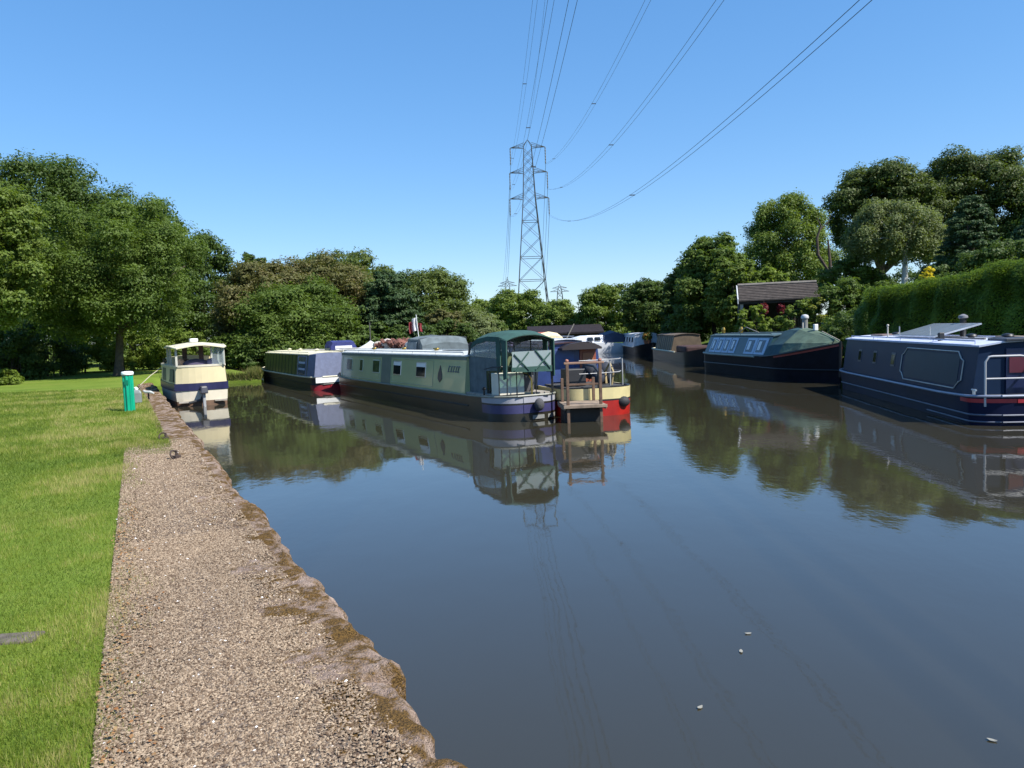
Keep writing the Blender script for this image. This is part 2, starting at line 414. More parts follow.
# stone edge of the quay
def stone_mat():
    m, n, l, p, o = nt('mossy_sandstone')
    g = n.new('ShaderNodeNewGeometry')
    def nz(s, d=5, ro=.6):
        t = n.new('ShaderNodeTexNoise'); t.inputs['Scale'].default_value = s; t.inputs['Detail'].default_value = d; t.inputs['Roughness'].default_value = ro
        l.new(g.outputs['Position'], t.inputs['Vector']); return t
    a, b_, c_ = nz(4.2, 6, .7), nz(22, 6, .7), nz(90, 3)
    r1 = n.new('ShaderNodeValToRGB'); r1.color_ramp.elements[0].position = .3; r1.color_ramp.elements[1].position = .7
    r1.color_ramp.elements[0].color = (.235, .160, .122, 1); r1.color_ramp.elements[1].color = (.56, .43, .345, 1); l.new(b_.outputs['Fac'], r1.inputs['Fac'])
    r2 = n.new('ShaderNodeValToRGB'); r2.color_ramp.elements[0].position = .35; r2.color_ramp.elements[1].position = .65
    r2.color_ramp.elements[0].color = (.075, .046, .020, 1); r2.color_ramp.elements[1].color = (.215, .125, .038, 1); l.new(c_.outputs['Fac'], r2.inputs['Fac'])
    ad = n.new('ShaderNodeMath'); ad.operation = 'MULTIPLY_ADD'; ad.inputs[1].default_value = .5; l.new(b_.outputs['Fac'], ad.inputs[0]); l.new(a.outputs['Fac'], ad.inputs[2])
    mr = n.new('ShaderNodeMapRange'); mr.inputs['From Min'].default_value = .665; mr.inputs['From Max'].default_value = .80; l.new(ad.outputs[0], mr.inputs['Value'])
    mx = n.new('ShaderNodeMix'); mx.data_type = 'RGBA'; l.new(mr.outputs[0], mx.inputs[0]); l.new(r1.outputs[0], mx.inputs[6]); l.new(r2.outputs[0], mx.inputs[7])
    l.new(mx.outputs[2], p.inputs['Base Color']); p.inputs['Roughness'].default_value = .95; p.inputs['Specular IOR Level'].default_value = .15
    b = n.new('ShaderNodeBump'); b.inputs['Distance'].default_value = .035; b.inputs['Strength'].default_value = 1.
    s2 = n.new('ShaderNodeMath'); s2.operation = 'ADD'; l.new(b_.outputs['Fac'], s2.inputs[0]); l.new(c_.outputs['Fac'], s2.inputs[1])
    l.new(s2.outputs[0], b.inputs['Height']); l.new(b.outputs['Normal'], p.inputs['Normal'])
    return m
from mathutils import noise as mn, Vector
def nz3(x, y, z=0, o=4): return mn.fractal(Vector((x, y, z)), 1., 2., o)
mb = MB(); V = []; Fc = []
ss = np.concatenate([np.arange(-14, -1, .3), np.arange(-1, 9, .035), np.arange(9, 32, .12)])
brk = [-20]; gq = random.Random(4)
while brk[-1] < 34: brk.append(brk[-1] + gq.uniform(.45, 1.0))
stoff = [(gq.uniform(-.04, .04), gq.uniform(-.012, .01)) for _ in brk]
dd = [-1, .0, .02, .05, .09, .14, .2, .27, .34, .42, .5]
for s in ss:
    k = int(np.searchsorted(brk, s)) - 1; so, zo = stoff[k]
    je = min(s - brk[k], brk[k + 1] - s); joint = math.exp(-(je / .022) ** 2)
    for j, d in enumerate(dd):
        ox = so - .065 + .05 * nz3(s * 1.3, 1.7) + .05 * nz3(s * 5, 4.1) + .025 * nz3(s * 17, 2.2) + .03 * joint
        fade = max(0, 1 - max(d, 0) / .5)
        dq = (d if d >= 0 else 0) + ox * fade
        q = bank_pt(s, dq)
        z = LZ + .012 + zo * fade + (.022 * nz3(s * 2.2, d * 3, 2) + .024 * nz3(s * 11, d * 11, 5) + .012 * nz3(s * 34, d * 34, 7)) * (.35 + .65 * fade) - .035 * joint * fade
        if d == 0: z -= .07
        if d == .02: z -= .03
        if d == .5: z = LZ - .03
        if d == -1: z = -.8; q = bank_pt(s, ox + .05)
        V.append((q[0], q[1], z))
K = len(dd)
for i in range(len(ss) - 1):
    for j in range(K - 1): Fc.append((i * K + j, i * K + j + 1, (i + 1) * K + j + 1, (i + 1) * K + j))
mb.add(V, Fc); o = mb.build('quay_wall', stone_mat(), smooth=False)
tag(o, 'rough mossy sandstone edge of the gravel path dropping into the water', 'wall')

# grass blades
def blades(n, g, hmul=1.):
    Y = 2.2 + 26 * g.random(n) ** 1.7
    sel = g.random(n) < .055; Y = np.where(sel, 12.75 - 1.9 * g.random(n) ** 2.2, Y)
    left = -.74 * Y - .6
    right = np.interp(Y, [2.2, 12.4, 12.6, 30], [-1.27, -6.27, -6.27, -15])
    onspit = Y > 12.6
    ed = np.interp(Y, EY, EX) - .45
    right = np.where(onspit, ed, right + g.normal(0, .075, n) + .035 * np.sin(Y * 9.1) + .05 * np.sin(Y * 3.7 + 1) + .05 * np.sin(Y * 1.6) + .03 * np.sin(Y * 17))
    X = left + (right - left) * g.random(n)
    X = np.where(sel, np.interp(Y, EY, EX) - .45 - .9 * g.random(n), X)
    X = X + np.where((g.random(n) < .10) & ~onspit & (X > right - .25), g.exponential(.07, n), 0)
    k = np.clip(Y / 8, .75, 2.6)
    h = g.uniform(.018, .050, n) * hmul * np.clip(k, .8, 1.5); wd = .0022 * k * g.uniform(.7, 1.4, n)
    a = g.uniform(0, 6.28, n); t = g.uniform(.1, .9, n) * h; b = a + g.normal(0, .9, n)
    V = np.empty((n, 3, 3)); c, s_ = np.cos(a), np.sin(a)
    V[:, 0] = np.stack([X - c * wd, Y - s_ * wd, np.full(n, LZ - .004)], 1)
    V[:, 1] = np.stack([X + c * wd, Y + s_ * wd, np.full(n, LZ - .004)], 1)
    V[:, 2] = np.stack([X - np.sin(b) * t, Y + np.cos(b) * t, LZ + h], 1)
    patch = np.array([nz3(x * .7, y * .7) + .7 * nz3(x * 3.1, y * 3.1, 5) for x, y in zip(X, Y)])
    V[:, 2, 2] += np.clip(patch, -.5, 1) * h * .6
    tint = np.clip(.38 + .80 * patch + g.normal(0, .24, n), 0, 1)
    tint = np.clip(tint + np.where(onspit & (X > ed - 2.2), .30, 0), 0, 1)
    return quick_mesh('grass', V.reshape(-1, 3), 3, tint)
struct(link('grass', blades(260000, np.random.default_rng(5)), leafmat('grass_blade', (.090, .142, .016), (.235, .285, .042), (.38, .34, .13), trans=.4)), 'stuff')
# fallen leaves along the grass edge
g = np.random.default_rng(9); n = 800
s = g.uniform(-.5, 6, n); d = np.array([path_in(q) for q in s]) - np.abs(g.normal(0, .10, n)) + .04
P = E0 + s[:, None] * SL + d[:, None] * NL; P3 = np.column_stack([P, np.full(n, LZ + .028) + g.uniform(0, .008, n)])
struct(link('leaf_litter', quick_mesh('leaf_litter', leaves(P3, np.tile([0, 0, 1.2], (n, 1)), .015, g, 0, 1.3), 4, g.random(n)), tintmat('dry_leaf', [(.22, .09, .03), (.36, .17, .06), (.28, .20, .10)])), 'stuff')
# little plants, moss cushions of weeds along the far shore of the basin
def fringe(n, g, ylo, yhi, h, edge, sgn):
    Y = g.uniform(ylo, yhi, n); X = edge(Y) + sgn * np.abs(g.normal(.05, .25, n)) ; Z = .05 + .35 * g.random(n)
    hh = g.uniform(.4, 1., n) * h; wd = .012 * g.uniform(.7, 1.6, n); a = g.uniform(0, 6.28, n); t = hh * g.uniform(.1, .6, n); b = g.uniform(0, 6.28, n)
    V = np.empty((n, 3, 3))
    V[:, 0] = np.stack([X - np.cos(a) * wd, Y - np.sin(a) * wd, Z], 1); V[:, 1] = np.stack([X + np.cos(a) * wd, Y + np.sin(a) * wd, Z], 1)
    V[:, 2] = np.stack([X + np.cos(b) * t, Y + np.sin(b) * t, Z + hh], 1)
    return quick_mesh('bank_grass', V.reshape(-1, 3), 3, g.random(n))
GB = leafmat('bank_grass', (.07, .095, .018), (.17, .19, .05), (.24, .19, .08), trans=.3)
struct(link('bank_grass', fringe(9000, np.random.default_rng(21), 36.8, 40.5, .45, lambda y: np.interp(y, EY, EX), -1), GB), 'stuff')
struct(link('bank_grass', fringe(9000, np.random.default_rng(22), 12, 60, .5, lambda y: np.interp(y, RY, RX), 1), GB), 'stuff')

# ------------------------------------------------------------------ things on the near bank
GREEN = M('green_plastic', (.0, .30, .17), .4, var=.1)
t = thing('service_bollard', 'bright green ribbed service bollard with white cap standing on the lawn', 'bollard', (-9.3, 18.4, LZ), R(8)); t.scale = (.92, .92, 1)
prof = []
for k in range(48):
    q = 2 * math.pi * k / 48; r = .125 + .014 * math.cos(q * 8); prof.append((r * math.cos(q), r * math.sin(q)))
mb = MB(); mb.loft([[(x, y, z) for x, y in prof] for z in (-.05, .3, .6, .86)]); mb.build('post', GREEN, t)
mb = MB(); mb.lathe([(.145, .88), (.15, .89), (.15, .94), (.135, .96), (.05, .97)], n=24); mb.build('cap', M('white_cap', (.8, .82, .78), .4, var=.04), t, smooth=True)
mb = MB(); mb.box((0, -.132, .70), (.10, .02, .12)); mb.build('socket_cover', M('green_dark_plastic', (.0, .16, .09), .4), t, bevel=.004)

t = thing('water_container', 'translucent white plastic water container just behind the green bollard', 'container', (-10.2, 20.6, LZ), R(20)); t.scale = (.8, .8, .85)
mb = MB(); mb.loft([[(x * k_, y * k_, z) for x, y in ((-.15, -.12), (.15, -.12), (.15, .12), (-.15, .12))] for k_, z in ((.9, .02), (1, .05), (1, .34), (.8, .42), (.4, .45))])
mb.build('tank', M('milky_plastic', (.19, .21, .20), .35, var=.12), t, bevel=.02)
mb = MB(); mb.lathe([(.05, .45), (.05, .50), (.03, .51)]); mb.build('cap', WHITE, t)
mb = MB(); mb.tube([(-.1, 0, .42), (-.1, 0, .50), (0, 0, .53), (.06, 0, .47)], .016); mb.build('handle', WHITE, t)
t = thing('mooring_cleat', 'small pale mooring cleat on a short pin near the cruiser', 'cleat', (-10.55, 22.0, LZ), R(-30))
mb = MB(); mb.tube([(0, 0, -.05), (0, 0, .22)], .025); mb.build('pin', IRON, t)
mb = MB(); mb.tube([(-.2, 0, .25), (-.1, 0, .22), (.1, 0, .22), (.24, 0, .19)], [.03, .04, .04, .025]); mb.build('horn', M('galvanised', (.55, .55, .5), .5), t, smooth=True)
mb = MB()
t = thing('stone_slab', 'flat grey stone slab sunk into the grass beside the gravel path', 'slab', (-2.82, 4.1, LZ), R(6))
mb.box((0, 0, .0), (.30, .15, .03)); mb.build('slab_top', M('grey_slab', (.105, .085, .07), .95, var=.4, scale=14, bump=.012, bscale=30), t, bevel=.012)
mb = MB(); mb.box((0, 0, -.03), (.42, .26, .055)); mb.build('soil_edge', SOIL, t, bevel=.02)
def ring(label, x, y, rz):
    t = thing('mooring_ring', label, 'mooring ring', (x, y, LZ), rz, 'iron mooring rings along the path')
    mb = MB(); mb.box((0, 0, .03), (.10, .07, .06)); mb.tube([(0, 0, 0), (0, 0, .13)], .018); mb.build('stud', IRON, t, bevel=.008)
    mb = MB(); c = []
    for k in range(15):
        q = 2 * math.pi * k / 14; c.append((.06 * math.cos(q) - .04, .03 * math.sin(q), .07 + .06 * math.sin(q)))
    mb.tube(c, .013, 6, False); mb.build('loop', IRON, t, smooth=True)
ring('rusty iron mooring ring where the gravel meets the grass', -5.76, 12.5, .3)
ring('rusty iron mooring ring among the gravel near the water edge', -4.66, 10.4, 1.2)

# ------------------------------------------------------------------ boats
class Boat:
    """local axes: x from stern to bow, y to port, z up from the water"""
    def __init__(s, name, label, cat, org, axis, L, hw, gun, hullmat, rs=.6, Lb=2.2, sheer=.25, group='boats moored around the basin', flare=.6, stern_sheer=.04):
        s.root = thing(name, label, cat, (org[0], org[1], 0), math.atan2(axis[1], axis[0]), group)
        s.L, s.hw, s.gun, s.rs, s.Lb, s.sheer, s.flare, s.ss = L, hw, gun, rs, Lb, sheer, flare, stern_sheer
        s.xs = sorted(set([0.0, .02, .06] + [rs * q for q in (.15, .25, .4, .6, .8, 1)] + list(np.linspace(rs, L - Lb, 14)) + [L - Lb * (1 - q) for q in (.1, .25, .4, .55, .68, .8, .9, .96, 1)]))
        rings = []
        for x in s.xs:
            wt, wb, g = s.w(x), s.wb(x), s.g(x)
            rings.append([(x, -wb * .94, -.4), (x, -wb, 0), (x, -wt, g), (x, -max(.01, wt - .07), g + .002), (x, -max(.005, wt - .08), g - .05), (x, max(.005, wt - .08), g - .05), (x, max(.01, wt - .07), g + .002), (x, wt, g), (x, wb, 0), (x, wb * .94, -.4)])
        mb = MB(); mb.loft(rings); s.hull = mb.build('hull', hullmat, s.root, smooth=True)
    def w(s, x):
        k = s.hw
        if x < s.rs: q = (s.rs - x) / s.rs; k *= .30 + .70 * math.sqrt(max(0, 1 - q ** 2.2)) if q < 1 else .30
        if x > s.L - s.Lb: q = (x - (s.L - s.Lb)) / s.Lb; k *= max(.02, 1 - q ** 2.1)
        return k
    def wb(s, x):
        k = s.w(x) * .97
        if x > s.L - s.Lb: q = (x - (s.L - s.Lb)) / s.Lb; k = s.hw * .97 * max(.015, 1 - min(1, q * (1 + .25 * s.flare)) ** (2.1 - s.flare))
        return k
    def g(s, x): return s.gun + s.sheer * max(0, (x - (s.L - 1.6 * s.Lb)) / (1.6 * s.Lb)) ** 2 + s.ss * max(0, 1 - x / 1.5)
    def hp(s, x, z, sd, off=0):
        g = s.g(x); q = max(0, min(1, z / g)); w = s.wb(x) + (s.w(x) - s.wb(x)) * q
        return np.array([x, sd * (w + off), z])
    def band(s, name, x0, x1, z0, z1, mat, off=.006, sides=(1, -1), rel=False):
        xs = [x0] + [x for x in s.xs if x0 < x < x1] + [x1]; mb = MB()
        for sd in sides:
            rings = []
            for x in xs:
                dz = s.g(x) - s.gun if rel else 0
                rings.append([s.hp(x, z0 + dz, sd, -.03), s.hp(x, z0 + dz, sd, off), s.hp(x, z1 + dz, sd, off), s.hp(x, z1 + dz, sd, -.03)])
            mb.loft(rings)
        if x0 <= .001:
            w_ = s.w(0); mb.box((-off * .5 - .004, 0, (z0 + z1) / 2), (off + .01, w_ * 1.97, z1 - z0))
        return mb.build(name, mat, s.root, smooth=True)
    def strake(s, name, z, r, mat, x0=0.02, x1=None, rel=True):
        x1 = x1 or s.L; mb = MB()
        sides = [[s.hp(x, z + (s.g(x) - s.gun if rel else 0), sd, r * .4) for x in s.xs if x0 <= x <= x1] for sd in (1, -1)]
        if x0 < .05:
            sides = [sides[0][::-1] + [np.array([-.012, y, sides[0][0][2]]) for y in np.linspace(sides[0][0][1], sides[1][0][1], 5)] + sides[1]]
        for pts in sides: mb.tube(pts, r, 6)
        return mb.build(name, mat, s.root, smooth=True)
    def cabin(s, x0, x1, zc, mat, roofmat, inset=.09, tum=.13, camber=.07, over=.03, rails=True, floor=None):
        s.c0, s.c1, s.zc, s.inset, s.tum = x0, x1, zc, inset, tum; gz = s.gun - .06
        s.gz = gz
        w0, w1 = s.hw - inset, s.hw - inset - tum
        mb = MB(); mb.loft([[(x, -w0, gz), (x, -w1, zc), (x, -w1 * .5, zc + camber * .75), (x, 0, zc + camber), (x, w1 * .5, zc + camber * .75), (x, w1, zc), (x, w0, gz)] for x in (x0, x1)])
        s.cab = mb.build('cabin', mat, s.root)
        def top(x, o): return [(x, -(w1 + over), zc - .012 + o), (x, -w1 * .5, zc + camber * .75 + .006 + o), (x, 0, zc + camber + .006 + o), (x, w1 * .5, zc + camber * .75 + .006 + o), (x, w1 + over, zc - .012 + o)]
        mb = MB(); mb.loft([top(x, 0) + top(x, .035)[::-1] for x in (x0 - .05, x1 + .05)]); s.roof = mb.build('roof', roofmat, s.root)
        if rails:
            mb = MB()
            for sd in (1, -1):
                mb.tube([(x0 + .3, sd * (w1 - .05), zc + .10), (x1 - .3, sd * (w1 - .05), zc + .10)], .016, 6)
                for x in np.linspace(x0 + .3, x1 - .3, max(3, int((x1 - x0) / 1.6))): mb.tube([(x, sd * (w1 - .05), zc + .02), (x, sd * (w1 - .05), zc + .10)], .012, 5)
            mb.build('handrail', roofmat, s.root, smooth=True)
        return s
    def sp(s, x, t, sd, off):
        w0, w1 = s.hw - s.inset, s.hw - s.inset - s.tum; h = s.zc - s.gz; l = math.hypot(h, s.tum)
        return np.array([x, sd * (w0 + (w1 - w0) * t + off * h / l), s.gz + h * t + off * s.tum / l])
    def panel(s, name, x0, x1, t0, t1, mat, o0=-.01, o1=.012, sd=1, parent=None, bevel=0):
        a = [(x0, t0), (x1, t0), (x1, t1), (x0, t1)]
        mb = MB(); mb.hexa([s.sp(x, t, sd, o0) for x, t in a] + [s.sp(x, t, sd, o1) for x, t in a]); return mb.build(name, mat, parent or s.root, bevel=bevel)
    def frame_ring(s, name, pts, wd, mat, sd=1, o=.012, parent=None):
        mb = MB(); mb.tube([s.sp(x, t, sd, o) for x, t in pts + [pts[0]]], wd, 5, False); return mb.build(name, mat, parent or s.root)
    def window(s, x0, x1, t0, t1, sd=1, frame=None, glass=None, fw=.035, blind=None):
        f = s.panel('window', x0, x1, t0, t1, frame or STEEL, -.01, .014, sd, bevel=.006); h = s.zc - s.gz
        s.panel('pane', x0 + fw, x1 - fw, t0 + fw / h, t1 - fw / h, glass or DGLASS, .0, .019, sd, f)
        if blind: s.panel('blind', x0 + fw, x1 - fw, t1 - .32 * (t1 - t0), t1 - fw / h, blind, .005, .021, sd, f)
        return f
    def fender(s, x, z, sd, r=.12, ln=.3, horiz=False):
        p = s.hp(x, z, sd, r * .8)
        mb = MB()
        if horiz: mb.tube([p - (ln / 2, 0, 0), p - (ln * .4, 0, 0), p + (ln * .4, 0, 0), p + (ln / 2, 0, 0)], [r * .5, r, r, r * .5], 12)
        else: mb.tube([p + (0, 0, -ln / 2), p + (0, 0, -ln * .35), p + (0, 0, ln * .35), p + (0, 0, ln / 2)], [r * .4, r, r, r * .4], 12)
        f = mb.build('fender', RUBBER, s.root, smooth=True)
        m2 = MB(); m2.tube([p + (0, 0, ln * .4), s.hp(x, s.g(x), sd, 0)], .012, 5); m2.build('lanyard', ROPE, f)

def arch(x, w, zb, zt, n=9, k=.16):
    """hoop across the boat from (x,-w,zb) over zt to (x,w,zb)"""
    pts = [(x, -w, zb)]
    for i in range(n):
        a = i / (n - 1); y = -w * .93 + 2 * w * .93 * a; pts.append((x, y, zt - k * (2 * a - 1) ** 2))
    return pts + [(x, w, zb)]

AX = np.array([-.464, .886]); NX = np.array([.886, .464])
VINYL = clearmat('clear_vinyl', (.80, .84, .84), .30)
GLASSY = clearmat('clear_pane', (.86, .9, .9), .16)
CANVG = M('green_canvas', (.024, .072, .058), .8, var=.25, scale=5, bump=.01, bscale=9)
CANVGREY = M('grey_canvas', (.10, .125, .135), .85, var=.25, scale=4, bump=.012, bscale=7)
CANVB = M('blue_canvas', (.022, .030, .135), .8, var=.25, scale=4, bump=.012, bscale=7)

# --- cream narrowboat in the middle of the basin
b = Boat('cream_narrowboat', 'long cream narrowboat with green pram hood over its rounded purple banded stern', 'narrowboat', (.62, 17.66), AX, 15.2, 1.02, .56, M('dark_brown_hull', (.020, .018, .013), .35, var=.35, scale=1.5), rs=.75, Lb=1.5)
A = b
CABA = M('pale_sage_cream', (.40, .43, .23), .22, var=.06, scale=1.5, coat=.4)
TRIM = M('slate_green_trim', (.10, .14, .12), .4, var=.12)
b.cabin(2.12, 13.85, 1.50, CABA, M('light_grey_roof', (.52, .53, .50), .6, var=.15))
b.band('stern_band', 0, .95, .43, .585, M('lilac_grey_paint', (.31, .31, .34), .4, var=.08))
b.band('purple_band', 0, .95, .19, .385, M('purple_paint', (.042, .040, .108), .35, var=.1))
b.band('lower_band', .02, 1.0, .04, .13, M('pale_lower_band', (.22, .22, .21), .5, var=.15), sides=(-1,))
mb = MB(); mb.box((-.012, -.14, .085), (.02, .36, .09)); mb.build('stern_strip', M('pale_lower_band', (.22, .22, .21), .5), b.root)
b.root.scale.y = .86; b.root.location = (.48, 17.59, 0)
b.strake('rubbing_strake', .30, .022, BLACK, x0=1.3, rel=False); b.strake('gunwale', .555, .026, M('gunwale_grey', (.20, .20, .16), .5))
b.panel('cant_stripe', 2.12, 13.85, .90, .985, TRIM, -.01, .006); b.panel('cant_stripe', 2.12, 13.85, .90, .985, TRIM, -.01, .006, -1)
b.panel('side_panel', 7.92, 8.85, .02, .90, TRIM, -.01, .010)
for i, (a0, a1, bl) in enumerate(((4.87, 5.62, 1), (6.95, 7.65, 1), (9.05, 9.80, 0), (10.95, 11.33, 0), (12.3, 13.0, 0))):
    b.window(a0, a1, .36, .80, 1, M('window_rim', (.42, .45, .36), .4) if not bl else STEEL, M('green_curtain_pane', (.05, .075, .03), .15, var=.4, scale=6) if not bl else DGLASS, .03, WHITE if bl else None)
for sd in (-1,):
    for a0 in (5.3, 7.2, 9.8, 12): b.window(a0, a0 + .65, .36, .80, sd)
for x0, x1 in ((4.3, 7.8), (8.95, 13.6)):
    b.frame_ring('coachline', [(x0, .14), (x1, .14), (x1, .87), (x0, .87)], .007, M('coach_line', (.30, .34, .24), .4))
tear = [(3.79, .28), (3.64, .38), (3.65, .50), (3.79, .74), (3.93, .50), (3.94, .38)]
mb = MB(); mb.add([b.sp(x, t_, 1, .006) for x, t_ in tear] + [b.sp(x, t_, 1, .016) for x, t_ in tear], [tuple(range(6)), tuple(range(11, 5, -1))] + [(i, (i + 1) % 6, 6 + (i + 1) % 6, 6 + i) for i in range(6)])
mb.build('teardrop_emblem', M('emblem_navy', (.02, .03, .05), .3), b.root)
# short slanted lettering (illegible in the photograph): pen strokes
mb = MB()
for x in (3.20, 3.02, 2.86, 2.70, 2.56):
    mb.tube([b.sp(x + .05, .58, 1, .012), b.sp(x - .03, .74, 1, .012)], .012, 4)
    mb.tube([b.sp(x + .05, .58, 1, .012), b.sp(x - .04, .60, 1, .012)], .009, 4)
    if x != 3.72: mb.tube([b.sp(x - .03, .74, 1, .012), b.sp(x - .10, .72, 1, .012)], .009, 4)
mb.build('name_lettering', M('lettering_blue', (.06, .09, .16), .4), b.root)
# stern deck, hood
HX0, HX1, HW = .10, 2.15, .72
mb = MB(); mb.box((1.35, 0, .585), (1.7, 1.75, .05)); mb.build('deck', GREYW, b.root)
mb = MB()
rings = []
for x, zt, k in ((.06, 2.02, .13), (.45, 2.11, .14), (1.05, 2.14, .15), (1.65, 2.07, .14), (2.0, 1.93, .12)):
    r_ = [(x, -HW - .02, zt - k - .10)]
    for i in range(11):
        a = i / 10 * 2 - 1; r_.append((x, a * HW, zt - k * abs(a) ** 2.2 - .025 * math.sin(x * 7) * (1 - a * a)))
    r_.append((x, HW + .02, zt - k - .10))
    rings.append(r_ + [(p[0], p[1], p[2] - .02) for p in r_[::-1]])
mb.loft(rings); mb.build('hood_top', CANVG, b.root, smooth=True)
mb = MB()
for x, zt in ((.14, 1.99), (1.05, 2.10), (1.92, 1.90)): mb.tube(arch(x, HW - .02, .62, zt, k=.14), .017, 6)
mb.tube([(.14, HW - .02, 1.30), (2.1, HW - .02, 1.40)], .014, 6); mb.tube([(.14, -HW + .02, 1.30), (2.1, -HW + .02, 1.40)], .014, 6)
mb.build('hood_frame', M('black_tube', (.02, .02, .02), .4), b.root, smooth=True)
def sheet(pts, th, n): # thin cloth panel between four corners, thickness along n
    n = np.array(n, float) * th; return [tuple(np.array(p)) for p in pts] + [tuple(np.array(p) + n) for p in pts]
def cloth(name, pts, n, mat, parent, th=.012): mb = MB(); mb.hexa(sheet(pts, th, n)); return mb.build(name, mat, parent)
for sd in (1, -1):
    y = sd * (HW + .005)
    cloth('side_canvas', [(1.15, y, .60), (2.20, y, .60), (2.20, y, 1.50), (1.15, y, 1.48)], (0, sd, 0), CANVGREY, b.root)
    cloth('side_canvas', [(.52, y, 1.18), (1.14, y, 1.16), (1.14, y, 1.48), (.52, y, 1.46)], (0, sd, 0), CANVGREY, b.root)
    cloth('side_window', [(.55, y, 1.47), (2.16, y, 1.51), (1.98, y * .985, 1.80), (.55, y * .985, 1.90)], (0, sd, 0), VINYL, b.root)
    cloth('corner_curtain', [(.06, y, 1.02), (.22, y, .98), (.28, y * .99, 1.92), (.03, y * .99, 1.88)], (0, sd, 0), CANVG, b.root, .03)
    cloth('corner_curtain', [(.36, y, 1.16), (.54, y, 1.12), (.56, y * .99, 1.93), (.34, y * .99, 1.93)], (0, sd, 0), CANVG, b.root, .03)
    cloth('window_edge', [(2.10, y + sd * .004, 1.45), (2.22, y + sd * .004, 1.45), (2.04, y, 1.84), (1.93, y, 1.84)], (0, sd, 0), M('black_edge', (.015, .018, .018), .7), b.root, .014)
cloth('front_window', [(2.13, -.66, 1.56), (2.13, .66, 1.56), (2.0, .60, 1.80), (2.0, -.60, 1.80)], (1, 0, 0), VINYL, b.root)
cloth('rear_window', [(.10, -.66, 1.25), (.10, .55, 1.25), (.08, .55, 1.62), (.08, -.66, 1.62)], (-1, 0, 0), clearmat('creased_vinyl', (.50, .74, .64), .45), b.root)
cloth('rear_curtain', [(.10, -.68, 1.12), (.10, .58, 1.15), (.095, .58, 1.26), (.095, -.68, 1.26)], (-1, 0, 0), CANVG, b.root, .02)
mb = MB(); mb.tube([(.07, -.62, 1.20), (.06, -.15, 1.64)], .022, 5); mb.tube([(.07, -.15, 1.18), (.06, -.62, 1.56)], .02, 5); mb.tube([(.07, .50, 1.18), (.06, .05, 1.60)], .02, 5); mb.tube([(.07, .05, 1.18), (.06, .5, 1.56)], .018, 5); mb.build('strap', CANVG, b.root)
mb = MB(); mb.box((.66, .36, .86), (.42, .78, .52)); mb.build('locker', M('cream_locker', (.62, .58, .48), .5, var=.06), b.root, bevel=.015)
mb = MB()
for y in (.84, .30, -.30, -.84): mb.tube([(.30, y, .58), (.30, y, 1.28)], .016, 6)
mb.tube([(.9, .93, 1.22), (.5, .90, 1.28), (.30, .80, 1.28), (.30, -.80, 1.28), (.5, -.90, 1.28), (.9, -.93, 1.22)], .016, 6); mb.build('taff_rail', M('black_tube', (.02, .02, .02), .4), b.root, smooth=True)
mb = MB(); mb.tube([(.05, 0, .55), (.05, 0, .95), (.25, 0, 1.10), (.95, 0, 1.12)], .022, 7); mb.build('tiller', M('brass', (.42, .28, .07), .3, .9), b.root, smooth=True)
mb = MB(); mb.box((1.45, -.45, .80), (.9, .5, .38)); mb.build('seat_box', M('dark_locker', (.06, .06, .065), .6), b.root, bevel=.02)
p = np.array([-.13, -.10, .38]); mb = MB(); mb.ball(p, (.11, .14, .15)); mb.build('stern_fender', M('grey_rope_fender', (.055, .055, .058), .9, bump=.02, bscale=40), b.root, smooth=True)
mb = MB(); mb.tube([(.9, .96, .60), (.9, .96, .80)], .03, 6); mb.tube([(.9, .90, .75), (.9, 1.02, .75)], .02, 6); mb.build('mooring_dolly', BLACK, b.root)
# roof equipment
for nm, x, y, h in (('roof_vent', 5.6, .1, .12), ('roof_vent', 8.9, -.1, .12), ('roof_vent', 11.6, .1, .12)):
    mb = MB(); mb.lathe([(.07, 0), (.07, h * .5), (.12, h * .6), (.11, h * .85), (.02, h)], (x, y, 1.58)); mb.build(nm, M('brass', (.42, .28, .07), .3, .9), b.root, smooth=True)
mb = MB(); mb.box((4.2, -.1, 1.60), (1.3, .7, .03)); mb.build('solar_panel', M('solar_black', (.02, .025, .05), .12, coat=.5), b.root, bevel=.005)

# --- green narrowboat with the lilac end
b = Boat('green_narrowboat', 'olive green narrowboat with cream roof and lilac cloth over its end', 'narrowboat', (-7.02, 30.6), AX, 13.2, 1.0, .52, M('black_bluish_hull', (.018, .017, .016), .5, var=.3), rs=.25, Lb=2.0)
B = b; OLIVE = M('olive_green_paint', (.05, .072, .022), .35, var=.12, scale=1.5)
b.cabin(1.3, 11.2, 1.42, OLIVE, M('cream_roof', (.66, .61, .42), .6, var=.1), tum=.12)
b.strake('gunwale', .51, .035, M('cream_gunwale', (.52, .48, .34), .5)); b.strake('rubbing_strake', .25, .02, BLACK, rel=False)
LIL = M('lilac_canvas', (.125, .145, .225), .7, var=.12, scale=6, bump=.01, bscale=9)
WB = M('blue_glass', (.03, .06, .13), .15)
f = b.panel('side_hatch', 1.55, 3.35, .04, .96, M('lilac_frame', (.15, .17, .25), .5), -.01, .010)
b.panel('pane', 1.75, 3.15, .10, .90, WB, 0, .016, 1, f)
for t0 in (.32, .60): b.panel('shelf_stripe', 1.85, 3.05, t0, t0 + .09, M('pale_blue', (.38, .44, .55), .5), .01, .021, 1, f)
for x in np.arange(3.7, 11, .75): b.panel('batten', x, x + .05, .04, .96, M('dark_olive', (.03, .042, .016), .5), -.01, .014)
